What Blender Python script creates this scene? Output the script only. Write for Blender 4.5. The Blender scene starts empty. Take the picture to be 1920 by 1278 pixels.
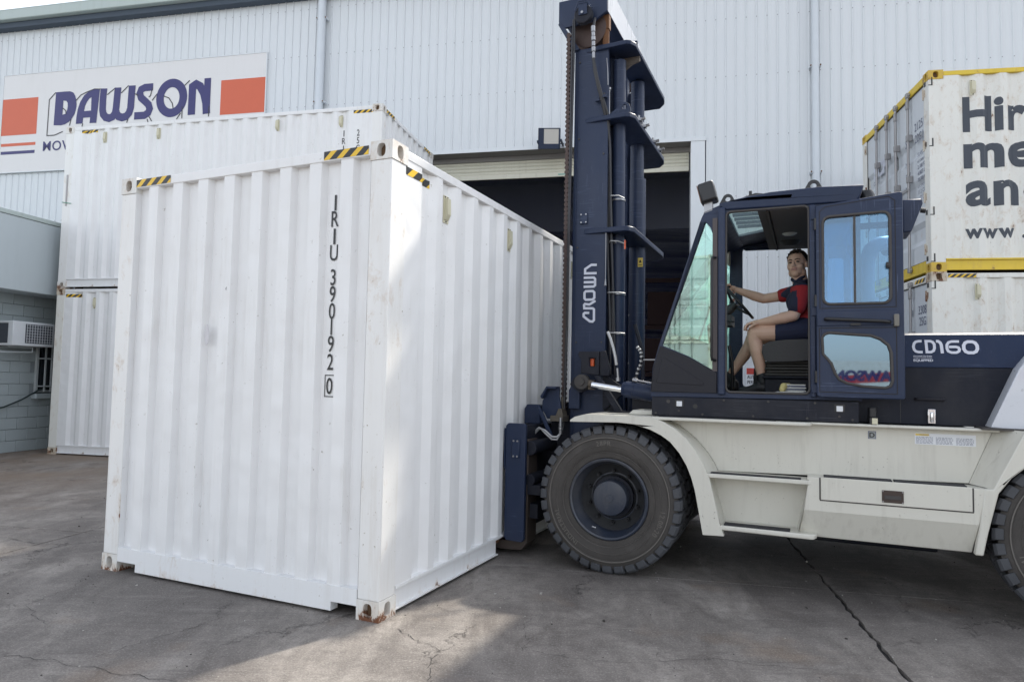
import bpy, bmesh, math, random
from mathutils import Vector, Matrix, geometry
random.seed(7)
C = bpy.context.scene.collection
R = math.radians

# ------------------------------------------------------------------ camera, sky, sun, exposure
sc = bpy.context.scene
cam_d = bpy.data.cameras.new('camera')
cam = bpy.data.objects.new('camera', cam_d); C.objects.link(cam)
cam_d.sensor_width = 36.0; cam_d.lens = 1260.31 / 1920 * 36.0
cam_d.clip_start = 0.05; cam_d.clip_end = 500
_p, _r = R(3.30726), R(1.11185)
_f = Vector((0, math.cos(_p), math.sin(_p))); _x = Vector((1, 0, 0)); _u = _x.cross(_f)
_rt = math.cos(_r) * _x + math.sin(_r) * _u; _up = -math.sin(_r) * _x + math.cos(_r) * _u
cam.matrix_world = Matrix(((_rt.x, _up.x, -_f.x, 0), (_rt.y, _up.y, -_f.y, 0), (_rt.z, _up.z, -_f.z, 1.43935), (0, 0, 0, 1)))
sc.camera = cam

SUN_AZ, SUN_EL = R(45.6), R(45.5)       # azimuth counted from +X towards +Y
world = bpy.data.worlds.new('World'); sc.world = world; world.use_nodes = True
nt = world.node_tree; nt.nodes.clear()
sky = nt.nodes.new('ShaderNodeTexSky'); sky.sky_type = 'NISHITA'; sky.sun_disc = False
sky.sun_elevation = SUN_EL; sky.sun_rotation = R(90) - SUN_AZ
sky.air_density = 1.0; sky.dust_density = 1.4; sky.ozone_density = 1.0; sky.altitude = 10
bg = nt.nodes.new('ShaderNodeBackground'); bg.inputs['Strength'].default_value = 0.15
wo = nt.nodes.new('ShaderNodeOutputWorld')
hs = nt.nodes.new('ShaderNodeHueSaturation'); hs.inputs['Saturation'].default_value = 0.34
nt.links.new(sky.outputs[0], hs.inputs['Color']); nt.links.new(hs.outputs[0], bg.inputs[0]); nt.links.new(bg.outputs[0], wo.inputs[0])
sun_d = bpy.data.lights.new('sun', 'SUN'); sun_d.energy = 2.0; sun_d.angle = R(2.0); sun_d.color = (1.0, 0.93, 0.82)
sun = bpy.data.objects.new('sun', sun_d); C.objects.link(sun)
_sd = Vector((math.cos(SUN_EL) * math.cos(SUN_AZ), math.cos(SUN_EL) * math.sin(SUN_AZ), math.sin(SUN_EL)))
sun.rotation_euler = _sd.to_track_quat('Z', 'Y').to_euler(); sun.location = _sd * 40
vs = sc.view_settings; vs.view_transform = 'Standard'; vs.look = 'None'; vs.gamma = 1; vs.use_curve_mapping = False
vs.exposure = 1.47

# ------------------------------------------------------------------ frames: local x, y -> world
FR = {'C': (-0.75171897, 4.02910333, R(66.00122861)),
      'K': (-0.75171897, 4.02910333, R(-23.99877139)),
      'Y': (5.24867107, 8.37044989, R(-9.708779)),
      'L': (-2.13262296, 10.46969487, R(-12.602278)),
      'W': (2.76522513, 13.00936315, R(-12.0)),
      'G': (0.0, 0.0, 0.0)}
def wpos(fr, p):
    x, y, a = FR[fr]; c, s = math.cos(a), math.sin(a)
    return Vector((x + p[0]*c - p[1]*s, y + p[0]*s + p[1]*c, p[2]))
BASE = {}
def props(o, label=None, cat=None, group=None, kind=None):
    if label: o['label'] = label
    if cat: o['category'] = cat
    if group: o['group'] = group
    if kind: o['kind'] = kind
    return o
def thing(name, label, cat, fr, base, group=None):
    o = bpy.data.objects.new(name, None); C.objects.link(o); o.empty_display_size = .2
    o.location = wpos(fr, base); o.rotation_euler = (0, 0, FR[fr][2])
    BASE[o.name] = Vector(base); props(o, label, cat, group)
    return o
def rootbase(o):
    while o.parent: o = o.parent
    return BASE.get(o.name, Vector((0, 0, 0)))

# ------------------------------------------------------------------ mesh builder
class MB:
    def __init__(s): s.v = []; s.f = []; s.m = []
    def add(s, vs_, fs, mi=0):
        n = len(s.v); s.v += [tuple(map(float, v)) for v in vs_]
        for f in fs: s.f.append(tuple(i + n for i in f)); s.m.append(mi)
        return s
    def box(s, a, b, mi=0):
        x0, y0, z0 = a; x1, y1, z1 = b
        return s.add([(x0,y0,z0),(x1,y0,z0),(x1,y1,z0),(x0,y1,z0),(x0,y0,z1),(x1,y0,z1),(x1,y1,z1),(x0,y1,z1)],
                     [(0,3,2,1),(4,5,6,7),(0,1,5,4),(1,2,6,5),(2,3,7,6),(3,0,4,7)], mi)
    def prism(s, poly, ax, lo, hi, mi=0):
        def P(p, t): return {'x': (t, p[0], p[1]), 'y': (p[0], t, p[1]), 'z': (p[0], p[1], t)}[ax]
        n = len(poly)
        tess = geometry.tessellate_polygon([[Vector((p[0], p[1], 0)) for p in poly]]) if n > 4 else [tuple(range(n))]
        vv = [P(p, lo) for p in poly] + [P(p, hi) for p in poly]
        ff = [tuple(t) for t in tess] + [tuple(i + n for i in t) for t in tess] + [(i, (i+1) % n, (i+1) % n + n, i + n) for i in range(n)]
        return s.add(vv, ff, mi)
    def plate(s, outer, holes, ax, lo, hi, mi=0):
        def P(p, t): return {'x': (t, p[0], p[1]), 'y': (p[0], t, p[1]), 'z': (p[0], p[1], t)}[ax]
        loops = [outer] + holes; flat = [p for l in loops for p in l]; n = len(flat)
        tess = geometry.tessellate_polygon([[Vector((p[0], p[1], 0)) for p in l] for l in loops])
        ff = [tuple(t) for t in tess] + [tuple(i + n for i in t) for t in tess]
        k = 0
        for l in loops:
            m = len(l); ff += [(k+i, k+(i+1) % m, k+(i+1) % m + n, k+i+n) for i in range(m)]; k += m
        return s.add([P(p, lo) for p in flat] + [P(p, hi) for p in flat], ff, mi)
    def cyl(s, p0, p1, r0, r1=None, n=20, mi=0, caps=True):
        r1 = r0 if r1 is None else r1
        p0 = Vector(p0); p1 = Vector(p1); d = (p1 - p0).normalized()
        a = d.orthogonal().normalized(); b = d.cross(a)
        vv = []
        for p, r in ((p0, r0), (p1, r1)):
            vv += [p + (a*math.cos(2*math.pi*i/n) + b*math.sin(2*math.pi*i/n))*r for i in range(n)]
        ff = [(i, (i+1) % n, (i+1) % n + n, i+n) for i in range(n)]
        if caps: ff += [tuple(range(n-1, -1, -1)), tuple(range(n, 2*n))]
        return s.add(vv, ff, mi)
    def tube(s, pts, r, n=8, mi=0, closed=False):
        pts = [Vector(p) for p in pts]; m = len(pts); rings = []; prev = None
        for i, p in enumerate(pts):
            if closed: d = (pts[(i+1) % m] - pts[i-1])
            else: d = (pts[min(i+1, m-1)] - pts[max(i-1, 0)])
            d.normalize()
            a = d.orthogonal().normalized() if prev is None else (prev - d*prev.dot(d)).normalized()
            prev = a; b = d.cross(a)
            rings.append([p + (a*math.cos(2*math.pi*k/n) + b*math.sin(2*math.pi*k/n))*r for k in range(n)])
        vv = [v for rg in rings for v in rg]; ff = []
        for i in range(m if closed else m-1):
            j = (i+1) % m
            ff += [(i*n+k, i*n+(k+1) % n, j*n+(k+1) % n, j*n+k) for k in range(n)]
        if not closed: ff += [tuple(range(n-1, -1, -1)), tuple((m-1)*n+k for k in range(n))]
        return s.add(vv, ff, mi)
    def lathe(s, prof, c, ax, n=48, mi=0):           # prof: (radius, height along axis)
        c = Vector(c); A = {'x': Vector((1,0,0)), 'y': Vector((0,1,0)), 'z': Vector((0,0,1))}[ax]
        a = {'x': Vector((0,1,0)), 'y': Vector((1,0,0)), 'z': Vector((1,0,0))}[ax]; b = A.cross(a)
        vv = [c + A*h + (a*math.cos(2*math.pi*i/n) + b*math.sin(2*math.pi*i/n))*r for r, h in prof for i in range(n)]
        ff = []
        for k in range(len(prof)-1):
            ff += [(k*n+i, k*n+(i+1) % n, (k+1)*n+(i+1) % n, (k+1)*n+i) for i in range(n)]
        return s.add(vv, ff, mi)
    def ribbon(s, pts, w, ax, t, closed=False, thick=0.0, mi=0):   # flat stroke in the plane across ax
        def P(p): return {'x': (t, p[0], p[1]), 'y': (p[0], t, p[1]), 'z': (p[0], p[1], t)}[ax]
        p2 = [Vector((p[0], p[1])) for p in pts]
        if closed and (p2[0]-p2[-1]).length < 1e-6: p2 = p2[:-1]
        m = len(p2); L = []; Rr = []
        for i in range(m):
            if closed: d0 = (p2[i]-p2[i-1]).normalized(); d1 = (p2[(i+1) % m]-p2[i]).normalized()
            else:
                d0 = (p2[i]-p2[max(i-1, 0)]).normalized() if i > 0 else (p2[1]-p2[0]).normalized()
                d1 = (p2[min(i+1, m-1)]-p2[i]).normalized() if i < m-1 else d0
            t_ = (d0+d1).normalized(); nn = Vector((-t_.y, t_.x)); k = w/2/max(.5, nn.dot(Vector((-d0.y, d0.x))))
            L.append(p2[i]+nn*k); Rr.append(p2[i]-nn*k)
        vv = [P(p) for p in L] + [P(p) for p in Rr]
        ff = [(i, (i+1) % m, (i+1) % m + m, i+m) for i in range(m if closed else m-1)]
        return s.add(vv, ff, mi)
    def build(s, name, mats, parent=None, bevel=0, smooth=None, recalc=True, seg=2, label=None, kind=None, fr=None, base=None, cat=None, group=None, orient=None):
        off = rootbase(parent) if parent else Vector(base if base else (0, 0, 0))
        me = bpy.data.meshes.new(name)
        me.from_pydata([(v[0]-off.x, v[1]-off.y, v[2]-off.z) for v in s.v], [], s.f)
        for mt in (mats if isinstance(mats, (list, tuple)) else [mats]): me.materials.append(mt)
        if any(s.m): me.polygons.foreach_set('material_index', s.m)
        if recalc:
            bm = bmesh.new(); bm.from_mesh(me); bmesh.ops.recalc_face_normals(bm, faces=bm.faces[:]); bm.to_mesh(me); bm.free()
        if orient is not None:
            d = Vector(orient)
            for p in me.polygons:
                if p.normal.dot(d) < 0: p.flip()
        if smooth is not None:
            me.polygons.foreach_set('use_smooth', [True]*len(me.polygons)); me.set_sharp_from_angle(angle=R(smooth))
        me.update()
        o = bpy.data.objects.new(name, me); C.objects.link(o)
        if parent: o.parent = parent
        elif fr: o.location = wpos(fr, off); o.rotation_euler = (0, 0, FR[fr][2]); BASE[o.name] = off
        if bevel:
            b = o.modifiers.new('bevel', 'BEVEL'); b.width = bevel; b.segments = seg; b.limit_method = 'ANGLE'; b.angle_limit = R(35)
            b.harden_normals = False
            if smooth is None:
                me.polygons.foreach_set('use_smooth', [True]*len(me.polygons)); me.set_sharp_from_angle(angle=R(30))
        props(o, label, cat, group, kind)
        return o
def inst(src, parent, loc, rot=(0, 0, 0), name=None, scale=None):
    """Another object on the mesh of SRC; LOC in the frame of the thing (absolute), as the MB coordinates are."""
    o = src.copy(); o.name = name or src.name.split('.')[0]; C.objects.link(o); o.parent = parent
    o.location = Vector(loc) - rootbase(parent); o.rotation_euler = rot
    if scale: o.scale = scale
    return o
def lmesh(mb, name, mats, parent, loc, rot=(0,0,0), **k):
    """Build at a local origin, place at LOC (absolute frame coordinates of the thing)."""
    off = rootbase(parent); m2 = MB(); m2.v = [tuple(Vector(v)+off) for v in mb.v]; m2.f = mb.f; m2.m = mb.m
    o = m2.build(name, mats, parent, **k); o.location = Vector(loc)-off; o.rotation_euler = rot
    return o

# ------------------------------------------------------------------ lettering
_capH = None
def text2d(body, bold=0.0, space=1.0, linegap=1.0):
    cu = bpy.data.curves.new('lettering', 'FONT'); cu.body = body; cu.size = 1; cu.offset = bold; cu.space_character = space; cu.space_line = linegap
    cu.resolution_u = 4
    ob = bpy.data.objects.new('lettering', cu)
    me = bpy.data.meshes.new_from_object(ob)
    vv = [(v.co.x, v.co.y) for v in me.vertices]; ff = [tuple(p.vertices) for p in me.polygons]
    bpy.data.objects.remove(ob); bpy.data.meshes.remove(me); bpy.data.curves.remove(cu)
    return vv, ff
def cap():
    global _capH
    if _capH is None:
        v, _ = text2d('H'); _capH = max(p[1] for p in v)
    return _capH
def put_text(mb, body, O, X, Y, h, sx=1.0, bold=0.0, space=1.0, align='L', width=None, linegap=1.0, warp=None, cuts=None, mi=0):
    """Text with capital height h at O (baseline start), along X and up Y; WARP moves points, CUTS splits along local x first."""
    vv, ff = text2d(body, bold, space, linegap); k = h/cap()
    if not vv: return mb
    x0 = min(p[0] for p in vv); x1 = max(p[0] for p in vv)
    if width: sx = width/((x1-x0)*k)
    sh = {'L': x0, 'C': (x0+x1)/2, 'R': x1}[align]
    P = [((p[0]-sh)*k*sx, p[1]*k) for p in vv]
    O = Vector(O); X = Vector(X); Y = Vector(Y)
    if cuts:
        bm = bmesh.new(); bv = [bm.verts.new((p[0], p[1], 0)) for p in P]
        for f in ff:
            try: bm.faces.new([bv[i] for i in f])
            except ValueError: pass
        for c in cuts:
            bmesh.ops.bisect_plane(bm, geom=bm.verts[:]+bm.edges[:]+bm.faces[:], plane_co=(c, 0, 0), plane_no=(1, 0, 0))
        bm.verts.ensure_lookup_table(); bm.verts.index_update()
        P = [(v.co.x, v.co.y) for v in bm.verts]; ff = [tuple(v.index for v in f.verts) for f in bm.faces]; bm.free()
    pts = [O + X*p[0] + Y*p[1] for p in P]
    if warp: pts = [warp(p) for p in pts]
    return mb.add(pts, ff, mi)

# ------------------------------------------------------------------ materials
class NT:
    def __init__(s, name):
        s.m = bpy.data.materials.new(name); s.m.use_nodes = True; s.t = s.m.node_tree; s.t.nodes.clear()
        s.o = s.n('ShaderNodeOutputMaterial'); s.tc = s.n('ShaderNodeTexCoord')
    def n(s, k, **kw):
        x = s.t.nodes.new(k)
        for a, b in kw.items(): setattr(x, a, b)
        return x
    def l(s, a, b): s.t.links.new(a, b)
    def val(s, sock, v):
        if hasattr(v, 'is_output') or isinstance(v, bpy.types.NodeSocket): s.l(v, sock)
        else: sock.default_value = v
    def mapping(s, scale=(1, 1, 1), rot=(0, 0, 0), src=None, loc=(0, 0, 0)):
        m = s.n('ShaderNodeMapping'); m.inputs['Scale'].default_value = scale; m.inputs['Rotation'].default_value = rot; m.inputs['Location'].default_value = loc
        s.l(src or s.tc.outputs['Object'], m.inputs[0]); return m.outputs[0]
    def noise(s, scale, detail=4, rough=.55, vec=None, dist=0):
        x = s.n('ShaderNodeTexNoise'); x.inputs['Scale'].default_value = scale; x.inputs['Detail'].default_value = detail
        x.inputs['Roughness'].default_value = rough; x.inputs['Distortion'].default_value = dist
        s.l(vec or s.tc.outputs['Object'], x.inputs['Vector']); return x.outputs['Fac']
    def ramp(s, src, a, b, ca=(0, 0, 0, 1), cb=(1, 1, 1, 1)):
        x = s.n('ShaderNodeMapRange'); x.inputs['From Min'].default_value = a; x.inputs['From Max'].default_value = b
        x.clamp = True; s.l(src, x.inputs['Value']); return x.outputs[0]
    def math(s, op, a, b=0.0, c=None):
        x = s.n('ShaderNodeMath', operation=op); s.val(x.inputs[0], a); s.val(x.inputs[1], b)
        if c is not None: s.val(x.inputs[2], c)
        return x.outputs[0]
    def mix(s, fac, a, b, mode='MIX'):
        x = s.n('ShaderNodeMix', data_type='RGBA', blend_type=mode)
        s.val(x.inputs[0], fac); s.val(x.inputs[6], a if not isinstance(a, tuple) else (*a[:3], 1)); s.val(x.inputs[7], b if not isinstance(b, tuple) else (*b[:3], 1))
        return x.outputs[2]
    def bump(s, h, strength=.3, dist=.01, nrm=None):
        x = s.n('ShaderNodeBump'); x.inputs['Strength'].default_value = strength; x.inputs['Distance'].default_value = dist
        s.l(h, x.inputs['Height'])
        if nrm: s.l(nrm, x.inputs['Normal'])
        return x.outputs[0]
    def pbr(s, col, rough=.5, metal=0.0, nrm=None, spec=.5, coat=0.0):
        x = s.n('ShaderNodeBsdfPrincipled')
        s.val(x.inputs['Base Color'], col if not isinstance(col, tuple) else (*col[:3], 1)); s.val(x.inputs['Roughness'], rough); s.val(x.inputs['Metallic'], metal)
        x.inputs['Specular IOR Level'].default_value = spec; x.inputs['Coat Weight'].default_value = coat
        if nrm: s.l(nrm, x.inputs['Normal'])
        s.l(x.outputs[0], s.o.inputs[0]); return x

def paint(name, col, rough=.45, var=.10, dirt=(.30, .26, .2), dirt_amt=.25, rust=0.0, low=0.0, chips=0.0, metal=0, coat=0.0, streak=True, bump=.06, spec=.5, scale=1.0, scratch=0.0, dust=None, dents=False, chipcol=(.06, .04, .03)):
    a = NT(name)
    big = a.noise(1.3*scale, 5, .6)
    vec = a.mapping((9*scale, 9*scale, .9*scale)); st = a.noise(1.6, 5, .65, vec)
    c = a.mix(a.math('MULTIPLY', a.ramp(big, .3, .75), var), col, tuple(x*.72 for x in col))
    if dirt_amt:
        d = a.math('MULTIPLY', a.ramp(st, .5, .85), a.ramp(big, .35, .7)) if streak else a.ramp(a.noise(5*scale, 6, .7), .5, .85)
        c = a.mix(a.math('MULTIPLY', d, dirt_amt), c, dirt)
        sp = a.ramp(a.noise(38*scale, 3, .6), .66, .74)
        c = a.mix(a.math('MULTIPLY', a.math('MULTIPLY', sp, a.ramp(a.noise(3.1*scale, 3), .5, .6)), min(1, dirt_amt*1.8)), c, tuple(x*.7 for x in dirt))
    if rust:
        rn = a.noise(11*scale, 8, .72, a.mapping((1, 1, .55)), .4); rb = a.noise(2.3*scale, 3, .5)
        tot = a.math('ADD', rn, a.math('MULTIPLY', rb, .35))
        if low:                                        # corrosion creeping up from the bottom edge
            sx_ = a.n('ShaderNodeSeparateXYZ'); a.l(a.tc.outputs['Object'], sx_.inputs[0])
            tot = a.math('ADD', tot, a.math('MULTIPLY', a.ramp(sx_.outputs['Z'], .075, .0), low))
        mask = a.ramp(tot, .93-rust*.4, .98-rust*.4)
        halo = a.ramp(tot, .80-rust*.4, .98-rust*.4)
        c = a.mix(a.math('MULTIPLY', halo, .45), c, (.42, .26, .12))
        rc = a.mix(a.noise(60, 4), (.22, .075, .025), (.06, .028, .018))
        c = a.mix(mask, c, rc)
    if chips:
        ch = a.ramp(a.noise(24*scale, 6, .75), .74-chips*.2, .76-chips*.2)
        c = a.mix(ch, c, chipcol)
    if scratch:
        s1 = a.math('MULTIPLY', a.ramp(a.noise(3.0, 3, .6, a.mapping((1.2, 1.2, 55), (.0, .05, 0))), .60, .66), a.ramp(a.noise(2.4, 3, .6, a.mapping((1, 1, 1), (0, 0, 0), None, (3, 1, 8))), .52, .60))
        s2 = a.math('MULTIPLY', a.ramp(a.noise(3.0, 3, .6, a.mapping((48, 48, 1.4), (.1, 0, 0))), .63, .68), a.ramp(a.noise(2.0, 3, .6, a.mapping((1, 1, 1), (0, 0, 0), None, (9, 5, 1))), .54, .62))
        c = a.mix(a.math('MULTIPLY', a.math('MAXIMUM', s1, s2), scratch), c, tuple(min(.6, x*2.2+.06) for x in col))
    if dust:
        c = a.mix(a.math('MULTIPLY', a.ramp(a.noise(2.2, 6, .65, a.mapping((1, 1, .7), (0, 0, 0), None, (5, 5, 5))), .42, .72), dust), c, (.20, .185, .16))
    h = a.math('ADD', a.math('MULTIPLY', a.noise(90, 2), .12 if dents else 1.0), a.math('MULTIPLY', a.noise(2.6 if dents else 3, 2), 9.0 if dents else 2.0))
    rr = a.math('ADD', a.math('MULTIPLY', a.ramp(st, .3, .8), .18), rough-.06)
    a.pbr(c, rr, metal, a.bump(h, bump, .01), spec, coat)
    return a.m
def plain(name, col, rough=.5, metal=0.0, bump=.1, nscale=60, var=.12, spec=.5, coat=0):
    a = NT(name); n1 = a.noise(nscale, 4); c = a.mix(a.math('MULTIPLY', a.noise(4, 4), var*2), col, tuple(x*.55 for x in col))
    a.pbr(c, rough, metal, a.bump(n1, bump, .004), spec, coat); return a.m
def glass(name, tint, refl=.04, rough=0.02, dirt=.06, gcol=(1, 1, 1)):
    a = NT(name); tr = a.n('ShaderNodeBsdfTransparent'); tr.inputs[0].default_value = (*tint, 1)
    gl = a.n('ShaderNodeBsdfGlossy'); gl.inputs['Roughness'].default_value = rough; gl.inputs[0].default_value = (*gcol, 1)
    fr = a.n('ShaderNodeFresnel'); fr.inputs[0].default_value = 1.5
    mx = a.n('ShaderNodeMixShader'); a.l(a.math('ADD', fr.outputs[0], refl), mx.inputs[0]); a.l(tr.outputs[0], mx.inputs[1]); a.l(gl.outputs[0], mx.inputs[2])
    df = a.n('ShaderNodeBsdfDiffuse'); df.inputs[0].default_value = (.55, .56, .55, 1)
    m2 = a.n('ShaderNodeMixShader'); a.l(a.math('MULTIPLY', a.ramp(a.noise(7, 6, .7), .35, .8), dirt), m2.inputs[0]); a.l(mx.outputs[0], m2.inputs[1]); a.l(df.outputs[0], m2.inputs[2])
    a.l(m2.outputs[0], a.o.inputs[0]); return a.m

M = {}
M['white'] = paint('container_white_paint', (.765, .765, .765), .42, .07, (.42, .38, .32), .42, rust=.0, chips=.02, bump=.30, dents=True)
M['white_old'] = paint('weathered_white_paint', (.74, .73, .68), .5, .12, (.34, .29, .22), .42, rust=.24, chips=.06)
M['white_cast'] = paint('chipped_white_casting', (.70, .69, .66), .5, .1, (.34, .28, .2), .5, rust=.42, low=.15, chips=.10)
M['white_post'] = paint('scuffed_white_post', (.76, .755, .74), .45, .08, (.40, .32, .22), .6, rust=.17, chips=.06)
M['white_rail'] = paint('white_rail_rusty_edge', (.76, .765, .77), .45, .08, (.40, .34, .26), .35, rust=.02, low=.15, chips=.03)
M['cast_old'] = paint('rusty_casting', (.55, .50, .42), .6, .15, (.2, .12, .07), .5, rust=.62, chips=.2)
M['yellow'] = paint('yellow_container_paint', (.70, .50, .04), .45, .12, (.2, .13, .04), .4, rust=.2, chips=.08)
M['yellow_cast'] = paint('yellow_chipped_casting', (.62, .42, .05), .55, .15, (.15, .09, .04), .5, rust=.45, chips=.2)
M['rust'] = plain('brown_rust', (.17, .085, .045), .85, 0, .6, 40, .35, .2)
M['hole'] = plain('dirty_casting_inside', (.16, .10, .06), .8, 0, .4, 30, .3, .2)
M['stripe_y'] = plain('hazard_yellow', (.80, .50, .02), .4); M['black'] = plain('black_vinyl', (.012, .012, .014), .4)
M['vent'] = plain('cream_vent_plastic', (.60, .57, .42), .45)
M['steelbar'] = paint('galvanised_bar', (.32, .31, .31), .4, .2, (.2, .12, .08), .4, metal=.5, rust=.12)
M['door_white'] = paint('door_panel_white', (.60, .63, .66), .42, .1, (.35, .33, .3), .3, rust=.06)
M['letter_dark'] = plain('dark_blue_grey_lettering', (.045, .055, .075), .45, var=.25)
M['clad'] = paint('pale_blue_grey_cladding', (.655, .68, .70), .45, .05, (.46, .44, .42), .14, bump=.03, scale=.5)
M['clad_trim'] = paint('cladding_trim', (.665, .69, .71), .45, .06, (.42, .40, .36), .2, bump=.03)
M['sign_white'] = paint('sign_board_white', (.68, .665, .66), .4, .06, (.4, .38, .33), .15, bump=.02)
M['sign_red'] = plain('faded_orange_red', (.60, .115, .05), .45, var=.06); M['sign_blue'] = plain('deep_blue_letter', (.020, .017, .125), .35, var=.1)
M['gutter'] = paint('green_grey_gutter', (.42, .48, .46), .5, .1, (.25, .24, .2), .3)
M['soffit_dark'] = plain('dark_soffit', (.06, .08, .11), .7)
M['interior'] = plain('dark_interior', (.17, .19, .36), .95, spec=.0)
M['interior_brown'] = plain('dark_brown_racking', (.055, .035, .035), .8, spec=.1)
M['shutter'] = paint('cream_shutter', (.60, .58, .48), .5, .1, (.2, .17, .12), .5)
M['reveal'] = plain('grey_reveal', (.22, .21, .20), .7)
M['block'] = paint('painted_block', (.36, .405, .415), .6, .12, (.26, .24, .2), .25, bump=.25)
M['mortar'] = plain('painted_mortar', (.27, .30, .31), .8)
M['fascia'] = paint('fascia_sheet', (.45, .50, .52), .4, .1, (.25, .27, .28), .2, bump=.02, scale=.6)
M['ac'] = plain('aircon_white', (.62, .64, .66), .45); M['ac_grille'] = plain('aircon_grille_dark', (.05, .055, .07), .5)
M['navy'] = paint('dark_navy_machine_paint', (.018, .029, .064), .40, .22, (.08, .08, .09), .22, spec=.28, scratch=.5, dust=.05, chips=.0, bump=.04, chipcol=(.30, .30, .32))
M['navy_lo'] = paint('charcoal_machine_paint', (.015, .017, .026), .5, .2, (.06, .055, .055), .3, spec=.16, scratch=.4, dust=.10, chips=.0, chipcol=(.2, .2, .22))
M['navy_cap'] = paint('hood_blue_grey_paint', (.014, .024, .056), .34, .12, (.1, .1, .1), .15, spec=.24, scratch=.35, dust=.05)
M['grey_pl'] = plain('dark_grey_plastic', (.020, .020, .026), .5, 0, .3, 150, .12, .25)
M['beige'] = paint('off_white_machine_paint', (.595, .58, .515), .36, .08, (.22, .19, .15), .5, chips=.035, scale=1.4, chipcol=(.05, .05, .05))
M['weight'] = paint('pale_counterweight_paint', (.58, .60, .64), .3, .06, (.2, .2, .2), .15, coat=.3)
M['grip'] = plain('black_grip_strip', (.03, .03, .035), .9, 0, .8, 180)
M['rubber'] = plain('tyre_rubber', (.108, .099, .092), .85, 0, .8, 90, .9, .3)
M['tread'] = plain('tyre_tread_rubber', (.080, .084, .094), .6, 0, .4, 90, .5, .35)
M['rubber_txt'] = plain('tyre_lettering', (.135, .124, .112), .8)
M['rim'] = paint('rim_navy', (.024, .032, .052), .45, .2, (.16, .15, .14), .5, dust=.35, chips=.02, chipcol=(.25, .25, .26))
M['rim_in'] = paint('rim_dusty_inside', (.010, .011, .014), .7, .2, (.08, .07, .06), .5)
M['chain'] = plain('oily_brown_chain', (.085, .055, .048), .6, .25, .5, 50, .4)
M['hose'] = plain('black_hose', (.018, .018, .022), .45); M['chrome'] = plain('chrome', (.75, .76, .78), .15, 1.0, .02)
M['steel'] = plain('zinc_fitting', (.35, .35, .36), .4, .8); M['silver'] = plain('silver_sleeve', (.45, .45, .45), .45, .5)
M['orange'] = plain('orange_lens', (.75, .11, .02), .25); M['seal'] = plain('rubber_seal', (.055, .050, .048), .65)
M['logo'] = plain('silver_decal', (.58, .60, .68), .4, var=.05); M['decal'] = plain('white_decal', (.70, .72, .75), .4, var=.05)
M['decal_txt'] = plain('grey_print', (.12, .13, .2), .5); M['warn'] = plain('warning_yellow', (.75, .55, .12), .4)
M['glass'] = glass('green_tinted_glass', (.70, .90, .84), .12, gcol=(.85, 1, .95)); M['glass_door'] = glass('sky_tinted_glass', (.46, .66, .80), .06, dirt=.04, gcol=(.66, .84, 1))  # door glass: blue of the mirrored sky put into its colour
M['glass_low'] = glass('dusty_lower_glass', (.06, .09, .13), .16, dirt=.06, gcol=(.55, .78, 1))  # gloss coloured blue in place of a blue sky reflection
M['lamp_glass'] = plain('floodlight_glass', (.45, .44, .42), .12, .3, .02); M['liner'] = plain('cab_headliner', (.11, .10, .095), .9, 0, .4, 80)
M['seat'] = plain('black_vinyl_seat', (.040, .038, .040), .55, 0, .3, 60); M['bellow'] = plain('rubber_bellow', (.050, .046, .042), .65)
M['skin'] = plain('skin', (.78, .49, .36), .5, 0, .12, 120, .2); M['hair'] = plain('dark_brown_hair', (.030, .018, .012), .6, 0, .9, 140)
M['skin_tan'] = M['skin']
M['shirt_red'] = plain('red_polo', (.38, .018, .022), .8, 0, .3, 200); M['shirt_navy'] = plain('navy_polo', (.020, .022, .050), .8, 0, .3, 200)
M['shorts'] = plain('navy_shorts', (.018, .022, .055), .8, 0, .3, 160); M['shoe'] = plain('black_shoe', (.015, .015, .017), .6)
M['eye'] = plain('eye', (.10, .08, .06), .3); M['lip'] = plain('lips', (.52, .26, .22), .5); M['brow'] = plain('eyebrow', (.045, .025, .016), .8)
M['beard'] = plain('stubble', (.70, .43, .31), .7)
M['paper'] = plain('paper_white', (.62, .62, .58), .7); M['paper_y'] = plain('paper_yellow', (.62, .52, .22), .7)
M['pvc'] = plain('pale_downpipe', (.62, .66, .70), .4); M['hose_g'] = plain('dark_green_hose', (.02, .035, .035), .5)
M['window'] = plain('dark_window_glass', (.012, .016, .022), .1, var=.0); M['bars'] = plain('painted_bars', (.42, .45, .46), .5)
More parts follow.
